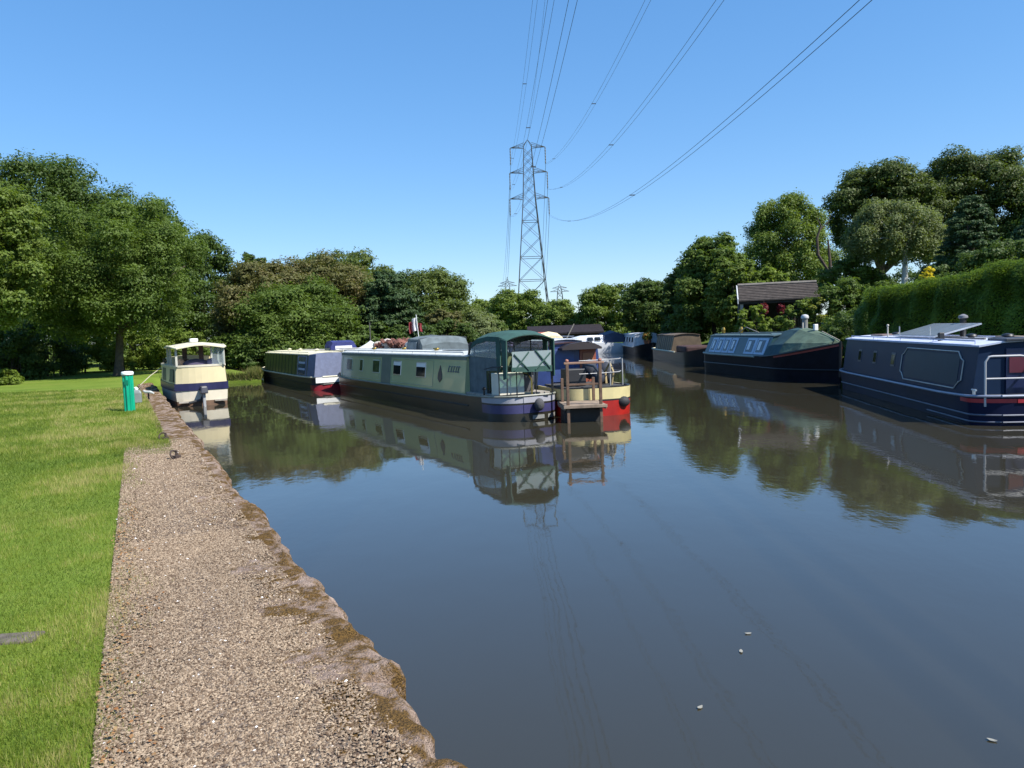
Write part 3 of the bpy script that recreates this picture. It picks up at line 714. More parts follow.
mb = MB(); mb.loft([[(-.02, -.93, .55), (-.02, .93, .55), (.05, .80, 1.46), (.05, .4, 1.50), (.05, -.4, 1.50), (.05, -.80, 1.46)], [(1.32, -.93, .55), (1.32, .93, .55), (1.32, .80, 1.43), (1.32, .4, 1.48), (1.32, -.4, 1.48), (1.32, -.80, 1.43)]]); mb.build('end_cloth', LIL, b.root)
mb = MB(); mb.box((-.012, .28, .42), (.02, 1.2, .22)); mb.build('white_end_panel', WHITE, b.root)
b.band('red_band', 0, .5, .0, .22, M('dark_red_paint', (.22, .012, .02), .4), .008)
for x in (3.2, 6.5, 9): mb = MB(); mb.lathe([(.08, 0), (.08, .08), (.12, .09), (.03, .14)], (x, 0, 1.5)); mb.build('roof_vent', CREAM, b.root)

# --- two boats lying behind them
b = Boat('grey_hooded_narrowboat', 'narrowboat behind the cream boat with slate grey hood and cluttered roof', 'narrowboat', (-2.05, 25.6), AX, 15.5, 1.0, .56, BLACK, rs=.7)
J = b
b.cabin(2.75, 13, 1.48, M('dull_red_paint', (.16, .03, .03), .4), M('dusty_roof', (.40, .38, .34), .8, var=.2))
b.strake('gunwale', .55, .026, M('gunwale_grey', (.20, .20, .16), .5))
rings = []
for x, wt, zt in ((.35, .84, 1.80), (.55, .84, 2.02), (1.65, .84, 2.05), (2.15, .78, 1.60)):
    rings.append([(x, -.93, .62)] + [(x, a * wt, zt - .10 * abs(a) ** 3) for a in (-1, -.6, 0, .6, 1)] + [(x, .93, .62)])
mb = MB(); mb.loft(rings); hood = mb.build('hood', CANVGREY, b.root)
cloth('hood_window', [(.75, .935, 1.36), (1.55, .935, 1.36), (1.55, .878, 1.84), (.75, .878, 1.84)], (0, 1, 0), M('misty_vinyl', (.20, .23, .26), .15), hood, .02)
mb = MB()
for x in (.57, 1.63): mb.tube([(x, .955, .7), (x, .87, 1.95), (x, 0, 2.06 if x > 1 else 2.03), (x, -.87, 1.95), (x, -.955, .7)], .018, 5)
mb.build('hood_seam', M('dark_grey_canvas', (.05, .06, .068), .85), hood, smooth=True)
for a0 in (4, 6.2, 8.4, 10.6): b.window(a0, a0 + .8, .4, .82, 1)
T_ = thing('firewood_heap', 'heap of red brown logs and sacks on the roof behind the cream boat', 'firewood', (0, 0, 0), 0)
def on(b_, x, y, z):
    q = b_.root.rotation_euler.z; return (b_.root.location.x + x * math.cos(q) - y * math.sin(q), b_.root.location.y + x * math.sin(q) + y * math.cos(q), z)
T_.location = on(b, 5.0, .1, 1.565); T_.rotation_euler.z = b.root.rotation_euler.z
mb = MB(); gl = random.Random(5)
for i in range(150):
    x = gl.uniform(-1.7, 1.7); z = .05 + .32 * gl.random() * (1 - (x / 2.2) ** 2); y = gl.uniform(-.38, .38)
    mb.box((x, y, z), (gl.uniform(.14, .30), gl.uniform(.07, .13), gl.uniform(.06, .11)), gl.uniform(0, 3.14), gl.uniform(-.7, .7), gl.uniform(-.7, .7))
mb.build('logs', M('red_brown_logs', (.15, .062, .045), .9, var=.4, scale=2), T_)
for i, (x, c) in enumerate(((-1.9, (.5, .47, .42)), (.9, (.46, .40, .36)), (2.05, (.40, .36, .30)))):
    mb = MB(); mb.ball((x, .1, .15), (.30, .26, .17 + .1 * (i == 1)), 10, 6); mb.build('sack', M('sack_%s' % 'abc'[i], c, .9, bump=.03, bscale=12), T_, smooth=True)
T_ = thing('cloth_cone', 'low white cloth draped in a peak round a thin dark mast', 'cover', on(b, 8.8, 0, 1.55), 0)
mb = MB(); mb.lathe([(.75, -.02), (.55, .05), (.25, .20), (.05, .33), (.02, .36)], n=14); mb.build('cloth', M('white_cloth', (.62, .62, .60), .8, bump=.03, bscale=8), T_, smooth=True)
mb = MB(); mb.tube([(0, 0, 0), (0, 0, 1.15)], .025, 6); mb.build('mast', M('dark_mast', (.06, .055, .05), .6), T_)
# flag on the grey hooded boat
T_ = thing('flag', 'small red and white flag hanging limp from a short staff', 'flag', on(b, 2.5, .1, 1.5))
mb = MB(); mb.tube([(0, 0, 0), (-.10, 0, 1.32)], .014, 6); mb.build('staff', WHITE, T_)
def drape(x0, x1, zt, zb):
    m = MB(); rr = []
    for k in range(7):
        q = k / 6; x = x0 + (x1 - x0) * q; y = .05 * math.sin(q * 9 + x0 * 8)
        rr.append([(x, y, zt - .25 * abs(x)), (x - .02, y + .03, (zt + zb) / 2 - .3 * abs(x)), (x + .01, y, zb - .3 * abs(x)), (x + .01, y + .012, zb - .3 * abs(x)), (x - .02, y + .042, (zt + zb) / 2 - .3 * abs(x)), (x, y + .012, zt - .25 * abs(x))])
    return m.loft(rr)
fl = drape(-.06, -.26, 1.24, .78).build('cloth', M('flag_white', (.6, .58, .58), .8), T_, smooth=True)
drape(-.26, -.38, 1.14, .74).build('red_stripe', M('flag_red', (.20, .02, .025), .8), fl, smooth=True)
drape(.10, -.03, 1.02, .72).build('red_stripe', M('flag_red', (.20, .02, .025), .8), fl, smooth=True)

b = KB = Boat('blue_hooded_narrowboat', 'narrowboat half hidden behind the lilac ended boat with royal blue hood', 'narrowboat', (-7.65, 35.5), AX, 13, 1.0, .56, BLACK, rs=.6)
b.root.scale.y = .72; b.cabin(1.75, 11, 1.40, M('navy_paint', (.02, .03, .09), .4), M('dusty_roof', (.40, .38, .34), .8, var=.2))
b.strake('gunwale', .55, .026, M('gunwale_grey', (.20, .20, .16), .5))
rings = [[(x, -.93, .62), (x, -.86, z0), (x, -.7, z1), (x, .7, z1), (x, .86, z0), (x, .93, .62)] for x, z0, z1 in ((.5, 1.62, 1.86), (1.0, 1.72, 1.95), (1.6, 1.70, 1.92))]
mb = MB(); mb.loft(rings); hood = mb.build('hood', CANVB, b.root)
cloth('end_window', [(.49, -.6, 1.2), (.49, .6, 1.2), (.49, .55, 1.7), (.49, -.55, 1.7)], (-1, 0, 0), M('white_vinyl', (.62, .62, .66), .3), hood, .015)
cloth('side_window', [(.6, .925, 1.25), (1.5, .925, 1.25), (1.5, .885, 1.62), (.6, .885, 1.62)], (0, 1, 0), M('misty_vinyl', (.20, .23, .26), .15), hood, .015)

# --- red and cream narrowboat, its stern to us, and its neighbour
AX3 = np.array([-.25, .968])
b = Boat('red_narrowboat', 'narrowboat with cream topped bright red hull and blue and brown doors', 'narrowboat', (2.12, 18.0), AX3, 14.5, 1.0, .66, BLACK, rs=.85, Lb=2.0)
b.band('cream_band', 0, 1.9, .40, .67, M('cream_band_paint', (.56, .48, .24), .4, var=.06)); b.band('red_band', 0, 1.9, .0, .36, M('red_hull_paint', (.32, .014, .009), .35, var=.08), .007); b.band('dark_line', 0, 1.9, .362, .398, BLACK, .009)
b.cabin(2.3, 12, 1.62, M('deep_blue_paint', (.028, .05, .16), .35), M('maroon_roof', (.05, .02, .022), .5), tum=.10, camber=.10)
b.strake('gunwale', .655, .03, M('dark_gunwale', (.05, .04, .035), .5), x0=1.9)
w1 = b.hw - .19
mb = MB(); mb.box((2.285, .18, 1.13), (.03, .62, .86)); mb.build('blue_door', M('door_blue', (.04, .07, .20), .4, var=.15), b.root, bevel=.006)
mb = MB(); mb.box((2.285, -.52, 1.10), (.03, .46, .92)); mb.build('brown_door', M('door_brown', (.26, .07, .035), .5, var=.3, scale=9), b.root, bevel=.006)
mb = MB(); mb.box((2.26, -.52, 1.32), (.02, .30, .24)); mb.build('door_panel', M('door_orange', (.33, .12, .05), .5), b.root)
mb = MB(); mb.loft([[(x, -.80, 1.60), (x, -.6, 1.70), (x, -.25, 1.75), (x, .1, 1.70), (x, .3, 1.60), (x, .3, 1.55), (x, -.80, 1.55)] for x in (1.95, 2.34)]); mb.build('hatch_hood', M('black_hood', (.022, .015, .016), .6), b.root)
mb = MB(); mb.box((1.3, 0, .66), (1.7, 1.5, .04)); mb.build('deck', M('dark_deck', (.05, .05, .05), .8), b.root)
mb = MB()
for y in (-.86, -.45): mb.tube([(.55 if y > -.8 else .75, y, .66), (.55 if y > -.8 else .75, y, 1.32)], .018, 6)
for z in (1.0, 1.32): mb.tube([(2.2, -.9, z), (.95, -.9, z), (.62, -.72, z), (.42, -.2, z), (.42, .4, z)], .012, 6)
mb.build('stern_rail', M('grey_rail_paint', (.30, .30, .30), .5), b.root, smooth=True)
mb = MB(); mb.tube([(.05, .05, .6), (.05, .05, 1.05), (.35, .05, 1.18), (1.1, .05, 1.2)], .028, 7); mb.build('tiller', M('black_tube', (.02, .02, .02), .4), b.root, smooth=True)
mb = MB()
for x, y, z, q in ((1.25, -.62, .95, .22), (.95, -.30, .88, .17), (1.45, -.25, 1.05, .20)): mb.ball((x, y, z), (q, q, q * 1.3), 10, 6)
mb.build('deck_gear', M('dark_gear', (.03, .035, .05), .8, var=.5), b.root, smooth=True)
mb = MB(); mb.box((1.0, .35, .90), (.5, .5, .42)); mb.build('locker', M('black_box', (.02, .02, .022), .5), b.root, bevel=.02)
mb = MB(); mb.tube([(.72, -.55, .66), (.66, -.58, 1.0), (.80, -.55, 1.22), (1.0, -.5, 1.0), (.95, -.5, .7)], .03, 6); mb.build('hose', M('tan_hose', (.36, .27, .13), .7), b.root, smooth=True)
p = np.array([.08, -.58, .31]); mb = MB(); mb.ball(p, (.13, .17, .13)); mb.build('stern_fender', RUBBER, b.root, smooth=True)
for a0 in (3.2, 5.2): b.window(a0, a0 + .7, .4, .8, 1)

b = Boat('maroon_narrowboat', 'dark narrowboat moored past the red boat, only its pale roof line showing', 'narrowboat', (2.9, 33.0), AX3, 15, 1.0, .6, BLACK, rs=.7)
b.cabin(1.6, 12.5, 1.55, M('slate_blue_paint', (.06, .08, .13), .4), M('pale_roof', (.62, .64, .66), .6)); b.strake('gunwale', .6, .028, M('gunwale_grey', (.20, .20, .16), .5))
for a0 in (2.6, 4.8, 7.0): b.window(a0, a0 + .8, .4, .82, 1); b.window(a0, a0 + .8, .4, .82, -1)
mb = MB(); mb.box((1.58, 0, 1.05), (.04, .7, .9)); mb.build('door', M('door_brown', (.26, .07, .035), .5, var=.3, scale=9), b.root)

# --- wooden landing stage between the sterns
t = thing('landing_stage', 'brown timber landing stage with handrail between the two sterns', 'landing stage', (1.58, 17.35, 0), R(4))
mb = MB()
for k in range(6): mb.box((0, -.42 + k * .168, .385), (.92, .155, .03))
mb.build('decking', M('pale_decking', (.24, .18, .13), .85, var=.3, scale=7), t)
mb = MB(); mb.box((0, -.52, .365), (.98, .05, .07)); mb.box((0, .52, .365), (.98, .05, .07)); mb.box((-.46, 0, .33), (.05, .98, .07)); mb.box((.46, 0, .33), (.05, .98, .07)); mb.build('edge_beam', M('pale_decking', (.24, .18, .13), .85), t, bevel=.006)
for x in (-.38, .36):
    for y in (-.46, .44): mb = MB(); mb.box((x, y, .50), (.065, .065, 1.72 if y < 0 else .9)); mb.build('post', WOOD, t, bevel=.008)
mb = MB(); mb.box((.0, -.46, 1.335), (.90, .07, .05)); mb.build('handrail', M('handrail_wood', (.26, .15, .10), .75, var=.2), t, bevel=.01)
mb = MB(); mb.box((-.01, -.46, .86), (.68, .035, .04)); mb.build('mid_rail', WOOD, t)
for x in (-.38, .36): mb = MB(); mb.lathe([(.035, 0), (.045, .02), (.035, .05), (.01, .065)], (x, -.46, 1.365), 10); mb.build('post_cap', M('post_cap', (.30, .12, .08), .6), t, smooth=True)
mb = MB(); mb.box((0, .1, .14), (.86, .7, .34)); mb.build('float', M('black_float', (.02, .018, .016), .7), t, bevel=.03)

# --- navy narrowboat on the right
AXN = np.array([.150, .9887])
b = Boat('navy_narrowboat', 'navy blue narrowboat with silver stern rail and tilted solar panel on its roof', 'narrowboat', (9.65, 13.95), AXN, 10.1, 1.04, .52, M('navy_hull', (.006, .009, .030), .45, var=.25, scale=1.5, spec=.12), rs=.35, Lb=1.2, sheer=.10)
NV = b
NAVY = M('navy_cabin_paint', (.012, .026, .058), .42, var=.12, scale=1.5, spec=.12)
b.cabin(.36, 9.1, 1.48, NAVY, M('pale_blue_roof', (.46, .50, .62), .55, var=.12), tum=.14)
b.strake('gunwale', .52, .028, M('silver_blue_gunwale', (.22, .25, .33), .4)); b.strake('rubbing_strake', .20, .02, M('grey_blue_strake', (.09, .10, .14), .5), rel=False)
b.strake('waterline_strip', .07, .018, M('grey_blue_strake', (.09, .10, .14), .5), x1=2.4, rel=False)
n_ = .28; x0, x1, t0, t1 = .92, 4.30, .16, .88
b.frame_ring('coachline', [(x0 + n_, t0), (x1 - n_, t0), (x1 - .12, t0 + .13), (x1, t0 + .17), (x1, t1 - .17), (x1 - .12, t1 - .13), (x1 - n_, t1), (x0 + n_, t1), (x0 + .12, t1 - .13), (x0, t1 - .17), (x0, t0 + .17), (x0 + .12, t0 + .13)], .013, M('cream_line', (.52, .52, .48), .5))
b.panel('inset_panel', x0 + .2, x1 - .2, t0 + .06, t1 - .06, M('blue_green_panel', (.014, .036, .056), .42, var=.1, spec=.2), -.01, .005)
for x in (4.75, 6.15, 7.45):
    f = b.panel('window', x, x + .30, .40, .74, M('dark_rim', (.03, .04, .06), .4), -.01, .012, bevel=.02); b.panel('pane', x + .04, x + .26, .45, .69, DGLASS, 0, .017, 1, f)
b.band('red_band', 0, .62, .43, .505, M('red_band_paint', (.36, .022, .028), .45), .010)
mb = MB(); mb.box((.34, 0, .98), (.03, .72, .90)); dr = mb.build('rear_doors', M('navy_door', (.012, .02, .07), .35), b.root, bevel=.006)
mb = MB(); mb.box((.32, -.18, 1.12), (.02, .26, .3)); mb.box((.32, .18, 1.12), (.02, .26, .3)); mb.build('door_panel', M('maroon_panel', (.10, .015, .03), .5), dr)
mb = MB(); mb.box((.62, 0, 1.595), (.75, .80, .05)); mb.build('sliding_hatch', M('dark_hatch', (.04, .045, .06), .5), b.root, bevel=.01)
mb = MB(); mb.box((.19, 0, .545), (.3, 1.5, .04)); mb.build('deck', M('dark_deck', (.05, .05, .05), .8), b.root)
mb = MB()
ya, yb = .84, .14
for y0, y1 in ((.82, .10), (-.10, -.82)):
    mb.tube([(.10, y0, .36), (.10, y0, 1.20), (.10, y0 - .06, 1.29), (.10, y0 - .12, 1.30), (.10, y1 + .12, 1.30), (.10, y1 + .06, 1.29), (.10, y1, 1.20), (.10, y1, .36)], .021, 8); mb.tube([(.10, y0, .88), (.10, y1, .88)], .018, 8)
mb.build('stern_rail', M('silver_rail', (.40, .40, .41), .45, .1, var=.05), b.root, smooth=True)
mb = MB(); mb.tube([(.0, -.02, .5), (.0, -.02, .92), (.12, -.02, 1.05), (.30, -.02, 1.08)], .024, 7); mb.build('tiller', M('brass', (.42, .28, .07), .3, .9), b.root, smooth=True)
mb = MB(); mb.box((.26, -.62, .82), (.16, .5, .55)); mb.build('seat_box', M('grey_seat', (.30, .31, .34), .6), b.root, bevel=.03)
mb = MB(); mb.tube([(.30, .93, .52), (.30, .93, .68)], .03, 6); mb.tube([(.22, .93, .66), (.38, .93, .66)], .022, 6); mb.build('mooring_dolly', STEEL, b.root)
# tilted solar panel : frame + cells + struts
sp_ = thing('solar_panel', 'tilted grey solar panel propped up on the navy boat roof', 'solar panel', on(b, 4.75, -.02, 1.55), b.root.rotation_euler.z)
mb = MB(); mb.box((0, 0, .19), (2.7, 1.05, .035), rx=-.26); mb.build('frame', M('aluminium', (.6, .6, .62), .35, .7), sp_, bevel=.004)
mb = MB(); mb.box((0, .005, .209), (2.6, .95, .012), rx=-.26); mb.build('cells', M('solar_cells', (.16, .18, .20), .25, var=.1), sp_)
mb = MB()
for x in (-1, 1): mb.tube([(x, .46, 0), (x, .46, .30)], .015, 5); mb.tube([(x, -.46, -.03), (x, -.46, .08)], .015, 5)
mb.build('strut', STEEL, sp_)
ch = thing('chimney', 'black stove chimney with wide cap behind the tilted solar panel', 'chimney', on(b, 4.6, -.62, 1.50), 0)
mb = MB(); mb.lathe([(.085, 0), (.085, .06), (.07, .08), (.07, .52)], n=14); mb.build('flue', BLACK, ch, smooth=True)
mb = MB(); mb.lathe([(.085, .50), (.11, .52), (.10, .57), (.02, .61)], n=14); mb.build('cowl', M('cap_grey', (.16, .16, .17), .5), ch, smooth=True)
for x, y, nm in ((2.3, .15, 'mushroom_vent'), (1.5, -.2, 'mushroom_vent'), (7.0, .1, 'mushroom_vent')):
    mb = MB(); mb.lathe([(.06, 0), (.06, .05), (.12, .07), (.10, .11), (.02, .13)], (x, y, 1.56), 14); mb.build(nm, WHITE if x == 2.9 else BLACK, b.root, smooth=True)
mb = MB(); mb.box((2.75, .58, 1.60), (.10, .12, .24), ry=.15); mb.build('lamp', BLACK, b.root, bevel=.02)
mb = MB(); mb.box((1.7, -.45, 1.60), (1.2, .26, .04)); mb.tube([(1.2, .35, 1.60), (4.0, .40, 1.60)], .02, 6); mb.build('gangplank', M('plank', (.22, .18, .15), .85), b.root)
mb = MB(); mb.box((7.9, 0, 1.58), (1.0, .7, .08)); mb.build('roof_box', M('brown_box', (.16, .11, .10), .7), b.root, bevel=.02)
mb = MB(); mb.tube([(6.3, .55, 1.5), (6.3, .55, 1.85)], .02, 6); mb.ball((6.3, .55, 1.88), .035, 8, 5); mb.build('pole', M('pale_pole', (.45, .42, .36), .7), b.root)

# --- dark green trad boat, bow to us
AXG = np.array([.125, -.992])
b = Boat('dark_green_narrowboat', 'dark green and black narrowboat with tall red lined bow and row of slanted windows', 'narrowboat', (9.52, 34.4), AXG, 9.7, 1.06, .82, M('blue_black_hull', (.007, .008, .013), .5, var=.3, spec=.15), rs=.8, Lb=2.6, sheer=.50, flare=.55)
DG = b
TEAL = M('teal_green_paint', (.022, .062, .068), .35, var=.12, scale=2)
b.cabin(.5, 6.45, 1.56, TEAL, M('dark_teal_roof', (.06, .10, .11), .6), inset=.05, tum=.34, camber=.06, rails=True)
b.strake('gunwale', .80, .04, M('grey_green_gunwale', (.26, .29, .25), .5), x1=6.0)
PB = M('pale_blue_frame', (.36, .47, .60), .4, var=.06)
for x in (.95, 1.62, 2.29, 2.96, 4.45, 5.35):
    f = b.panel('window', x, x + (.61 if x < 3 else .86), .14, .90, PB, -.01, .018, -1, bevel=.01)
    b.panel('pane', x + .11, x + (.47 if x < 3 else .68), .24, .80, DGLASS, .0, .024, -1, f)
    b.panel('pane_highlight', x + .20, x + (.34 if x < 3 else .42), .34, .74, WHITE, .01, .028, -1, f)  # white slab on the pane, a bright highlight put in as colour
    f = b.panel('window', x, x + .6, .14, .90, PB, -.01, .018, 1, bevel=.01); b.panel('pane', x + .10, x + .5, .24, .80, DGLASS, .0, .024, 1, f)
# tarpaulin over the fore end: ridge falling to the stem
rings = []
for x, zr, zz in ((6.40, 1.78, .03), (6.9, 1.84, .03), (7.6, 1.80, .03), (8.5, 1.62, .03), (9.35, 1.40, .03)):
    w = b.w(x) + .0; gz = b.g(x)
    rings.append([(x, -w, gz + .02), (x, -w * .80, gz + (zr - gz) * .40), (x, -w * .25, zr - .06), (x, 0, zr), (x, w * .25, zr - .06), (x, w * .80, gz + (zr - gz) * .40), (x, w, gz + .02)])
mb = MB(); mb.loft(rings); mb.build('fore_cloth', M('dark_teal_canvas', (.018, .055, .062), .75, var=.25, scale=3, bump=.02, bscale=5), b.root)
rings = []
for x, zr in ((7.55, 1.82), (8.5, 1.65), (9.42, 1.42)):
    w = b.w(x) + .012; gz = b.g(x)
    rings.append([(x, -w, gz + .03), (x, -w * .80, gz + (zr - gz) * .42 + .01), (x, -w * .25, zr - .04), (x, 0, zr + .015), (x, w * .25, zr - .04), (x, w * .80, gz + (zr - gz) * .42 + .01), (x, w, gz + .03)])
mb = MB(); mb.loft(rings); mb.build('cratch_cloth', M('grey_green_canvas', (.075, .115, .078), .8, var=.3, scale=3, bump=.02, bscale=6), b.root)
b.band('red_band', 7.2, 9.68, .72, .80, M('brick_red_paint', (.30, .055, .045), .5), .012, rel=True)
b.strake('stem_rail', .81, .03, BLACK, x0=6.0)
b.strake('rubbing_strake', .42, .025, BLACK, rel=False)
mb = MB(); mb.tube([(9.70, 0, .2), (9.74, 0, 1.36)], .05, 7); mb.build('stem_post', BLACK, b.root)
mb = MB(); mb.tube([(9.68, 0, 1.40), (8.6, 0, 1.70)], .018, 6); mb.build('tensioning_line', ROPE, b.root)
mb = MB(); mb.box((8.15, .02, 1.84), (.12, .14, .22)); mb.build('headlamp', WHITE, b.root, bevel=.02)
mb = MB(); mb.tube([(7.5, -.1, 1.78), (7.5, -.1, 2.02)], .03, 6); mb.build('mast_stub', M('pale_pole', (.45, .42, .36), .7), b.root)
ch = thing('stovepipe', 'pale grey stovepipe with shiny round cowl on the dark green boat', 'stovepipe', on(b, 7.0, .25, 1.78), 0)
mb = MB(); mb.lathe([(.10, -.06), (.10, .40)], n=14); mb.build('flue', M('grey_flue', (.20, .20, .19), .6, var=.2), ch, smooth=True)
mb = MB(); mb.lathe([(.125, .38), (.14, .43), (.11, .50), (.03, .53)], n=14); mb.build('cowl', M('shiny_cowl', (.5, .5, .5), .45), ch, smooth=True)
for x, y in ((1.0, -.3), (1.7, .2)):
    mb = MB(); mb.lathe([(.07, 0), (.09, .2), (.05, .3)], (x, y, 1.62), 10); mb.build('roof_pot', M('brass', (.42, .28, .07), .3, .9), b.root)
mb = MB(); mb.tube([(.4, .3, 1.65), (5.2, .35, 1.68)], .02, 6); mb.tube([(3.2, .3, 1.66), (2.2, .2, 1.9), (1.6, .1, 1.66)], .018, 6); mb.build('boat_pole', GREYW, b.root)

# --- brown boat and white boat further along the right bank
b = Boat('brown_narrowboat', 'small brown ribbed cabin boat with low open bow under the dark trees', 'narrowboat', (10.15, 49.5), np.array([-.02, -1.0]), 12.4, 1.0, .62, BLACK, rs=.6, Lb=2.4, sheer=.35)
b.cabin(.9, 6.3, 1.50, M('brown_ply', (.12, .085, .052), .7, var=.2), M('brown_felt', (.10, .075, .055), .9), tum=.20, rails=False)
for x in np.arange(1.1, 6.2, .62): b.panel('rib', x, x + .12, .04, .97, M('pale_rib', (.30, .23, .15), .7), -.01, .03, -1)
b.strake('gunwale', .62, .05, M('cream_gunwale', (.52, .48, .34), .5), x1=8.2)
mb = MB(); mb.box((7.9, 0, .75), (2.6, 1.4, .4)); mb.build('hold_cover', M('red_brown_cover', (.05, .022, .02), .8, var=.3), b.root, bevel=.1)
b = Boat('white_narrowboat', 'white cabin boat with dark hull just beyond the brown ribbed boat', 'narrowboat', (10.3, 64.5), np.array([-.03, -1.0]), 11.5, 1.0, .6, M('blue_black_hull', (.007, .008, .013), .5, spec=.15), rs=.6, Lb=2.4, sheer=.35)
b.cabin(1.0, 8.0, 1.5, M('offwhite_paint', (.55, .58, .62), .4), M('white_roof', (.66, .66, .66), .6), rails=False); b.strake('gunwale', .6, .05, WHITE, x1=9)
for x in (1.6, 3.2, 4.8, 6.4): b.window(x, x + .8, .35, .8, -1)
t = thing('flower_tub', 'tub of orange flowers on the bow of the white cabin boat', 'flower tub', on(b, 8.8, 0, .72))
mb = MB(); mb.lathe([(.22, 0), (.3, .35)], n=12); mb.build('tub', M('terracotta', (.30, .12, .06), .9), t)
g = np.random.default_rng(77); d = unit(500, g); P = d * .38 * g.uniform(.5, 1, (500, 1)) + np.array([0, 0, .62])
link('flowers', quick_mesh('flowers', leaves(P, d, .1, g), 4, g.random(500)), leafmat('leaf_flower', (.06, .10, .02), (.12, .14, .03), (.55, .25, .05)), t)

# --- cruisers far off
def cruiser(label, org, rz, L, hullc, topc, stripe, name='cabin_cruiser', canopy=None, zt=1.75):
    root = thing(name, label, 'cruiser', (org[0], org[1], 0), rz, 'white cruisers at the far end')
    rings = []
    for x in np.linspace(0, L, 12):
        q = x / L; w = 1.2 * (1 - max(0, (q - .45) / .55) ** 2.2) + .02; g_ = .75 + .35 * q
        rings.append([(x + .35 * q ** 3, -w * .75, -.3), (x, -w * .9, .1), (x + .5 * q ** 4, -w, g_), (x + .5 * q ** 4, w, g_), (x, w * .9, .1), (x + .35 * q ** 3, w * .75, -.3)])
    mb = MB(); mb.loft(rings); mb.build('hull', hullc, root, smooth=True)
    mb = MB(); mb.loft([[(x, -w, .7), (x + s_, -w * .82, z), (x + s_, w * .82, z), (x, w, .7)] for x, w, z, s_ in ((.35 * L, 1.0, zt, .05), (.58 * L, .98, zt, -.05), (.72 * L, .8, 1.35, -.1), (.88 * L, .45, 1.15, 0))]); mb.build('cabin', topc, root, bevel=.05)
    for sd in (1, -1):
        for x in (.40, .50): mb = MB(); mb.hexa(sheet([(x * L, sd * .99, 1.05), (x * L + .55, sd * .97, 1.05), (x * L + .5, sd * .88, zt - .15), (x * L + .05, sd * .88, zt - .15)], .03, (0, sd, 0))); mb.build('window', DGLASS, root)
    mb = MB(); mb.tube([(.9 * L, 0, 1.1), (.97 * L, -.3, 1.55), (.75 * L, -.75, 1.5)], .02, 5); mb.tube([(.9 * L, 0, 1.1), (.97 * L, .3, 1.55), (.75 * L, .75, 1.5)], .02, 5); mb.build('pulpit', STEEL, root)
    if canopy:
        mb = MB(); mb.loft([[(x, -1.0, .85), (x, -.85, z - .15), (x, 0, z), (x, .85, z - .15), (x, 1.0, .85)] for x, z in ((.02 * L, zt), (.2 * L, zt + .35), (.36 * L, zt + .1))]); mb.build('canopy', canopy, root)
    mb = MB(); mb.box((-.15, 0, .45), (.3, .35, .7)); mb.build('outboard', M('outboard_grey', (.05, .05, .06), .4), root, bevel=.05)
    return root
GW = M('gelcoat_white', (.72, .74, .78), .25, var=.04)
cruiser('white cruiser with blue canopy tied up at the far end of the water', (9.6, 64.0), R(196), 6.4, GW, GW, None, canopy=M('navy_canopy', (.05, .065, .11), .7), zt=1.5)
cruiser('white cruiser with low bare cabin left of the blue canopied one', (5.9, 70.5), R(150), 6.2, M('gelcoat_cream', (.66, .65, .58), .3), GW, None)
cruiser('cruiser with faded red cabin at the far end of the water', (5.0, 66.0), R(170), 5.0, GW, M('faded_red', (.50, .13, .10), .5), None, zt=1.9)
cruiser('cruiser under a rounded cream canopy left of the red one', (3.6, 62.0), R(120), 4.6, GW, GW, None, canopy=M('cream_canopy', (.62, .52, .32), .7), zt=1.6)

# --- cream river cruiser at the lawn
CRX = np.array([-.49, .8717])
root = thing('river_cruiser', 'cream river cruiser with roofed open cockpit and navy stripe moored at the lawn', 'cruiser', (-10.36, 25.35, 0), math.atan2(CRX[1], CRX[0]), 'boats moored around the basin'); root.scale.y = .92
def crw(x): q = x / 7.2; return (.88 + .10 * min(1, x / 1.5)) * (1 - max(0, (q - .5) / .5) ** 2.3) + .015
def crring(z0, z1, k0, k1, rev=.0):
    rr = []
    for x in list(np.linspace(0, 6.3, 10)) + [6.7, 7.0, 7.2]:
        w = crw(x); bul = -.16
        rr.append([(x + .4 * (x / 7.2) ** 4 * z0, -w * k0, z0), (x + .4 * (x / 7.2) ** 4 * z1, -w * k1, z1), (x + .4 * (x / 7.2) ** 4 * z1, w * k1, z1), (x + .4 * (x / 7.2) ** 4 * z0, w * k0, z0)])
    return rr
def crstern(z0, z1, k0, k1, mat, name, dx=0., grow=0.):
    """shell with a bowed transom: rows of the stern bulge then run to the bow"""
    rr = []
    for y_ in (0,): pass
    prof_ = []
    for a in np.linspace(-1, 1, 9): prof_.append((-.20 * (1 - a * a) - grow, a * (crw(0) + grow)))
    xs = [.5, 1.2, 2.0, 3.0, 4.0, 5.0, 5.8, 6.4, 6.8, 7.1, 7.2]
    out = prof_ + [(x, crw(x) + grow) for x in xs] + [(x, -crw(x) - grow) for x in xs[::-1]]
    mb = MB(); mb.loft([[(x + dx + .05 * (x / 7.2) ** 3 * z0, y * k0, z0) for x, y in out], [(x + dx + .05 * (x / 7.2) ** 3 * z1, y * k1, z1) for x, y in out]])
    return mb.build(name, mat, root)
crstern(-.3, .17, .92, .95, M('brown_antifoul', (.13, .075, .045), .7, var=.3), 'bottom')
crstern(.17, .52, .96, .99, M('offwhite_gelcoat', (.56, .51, .40), .3, var=.06), 'hull')
crstern(.52, .76, 1.0, 1.0, M('navy_stripe', (.018, .018, .06), .35), 'stripe', grow=.02)
CRC = M('cream_gelcoat', (.60, .51, .31), .3, var=.04)
crstern(.76, 1.30, .97, .93, CRC, 'topsides')
crstern(1.30, 1.36, .95, .95, M('offwhite_gelcoat', (.56, .51, .40), .3), 'coaming', grow=.012)
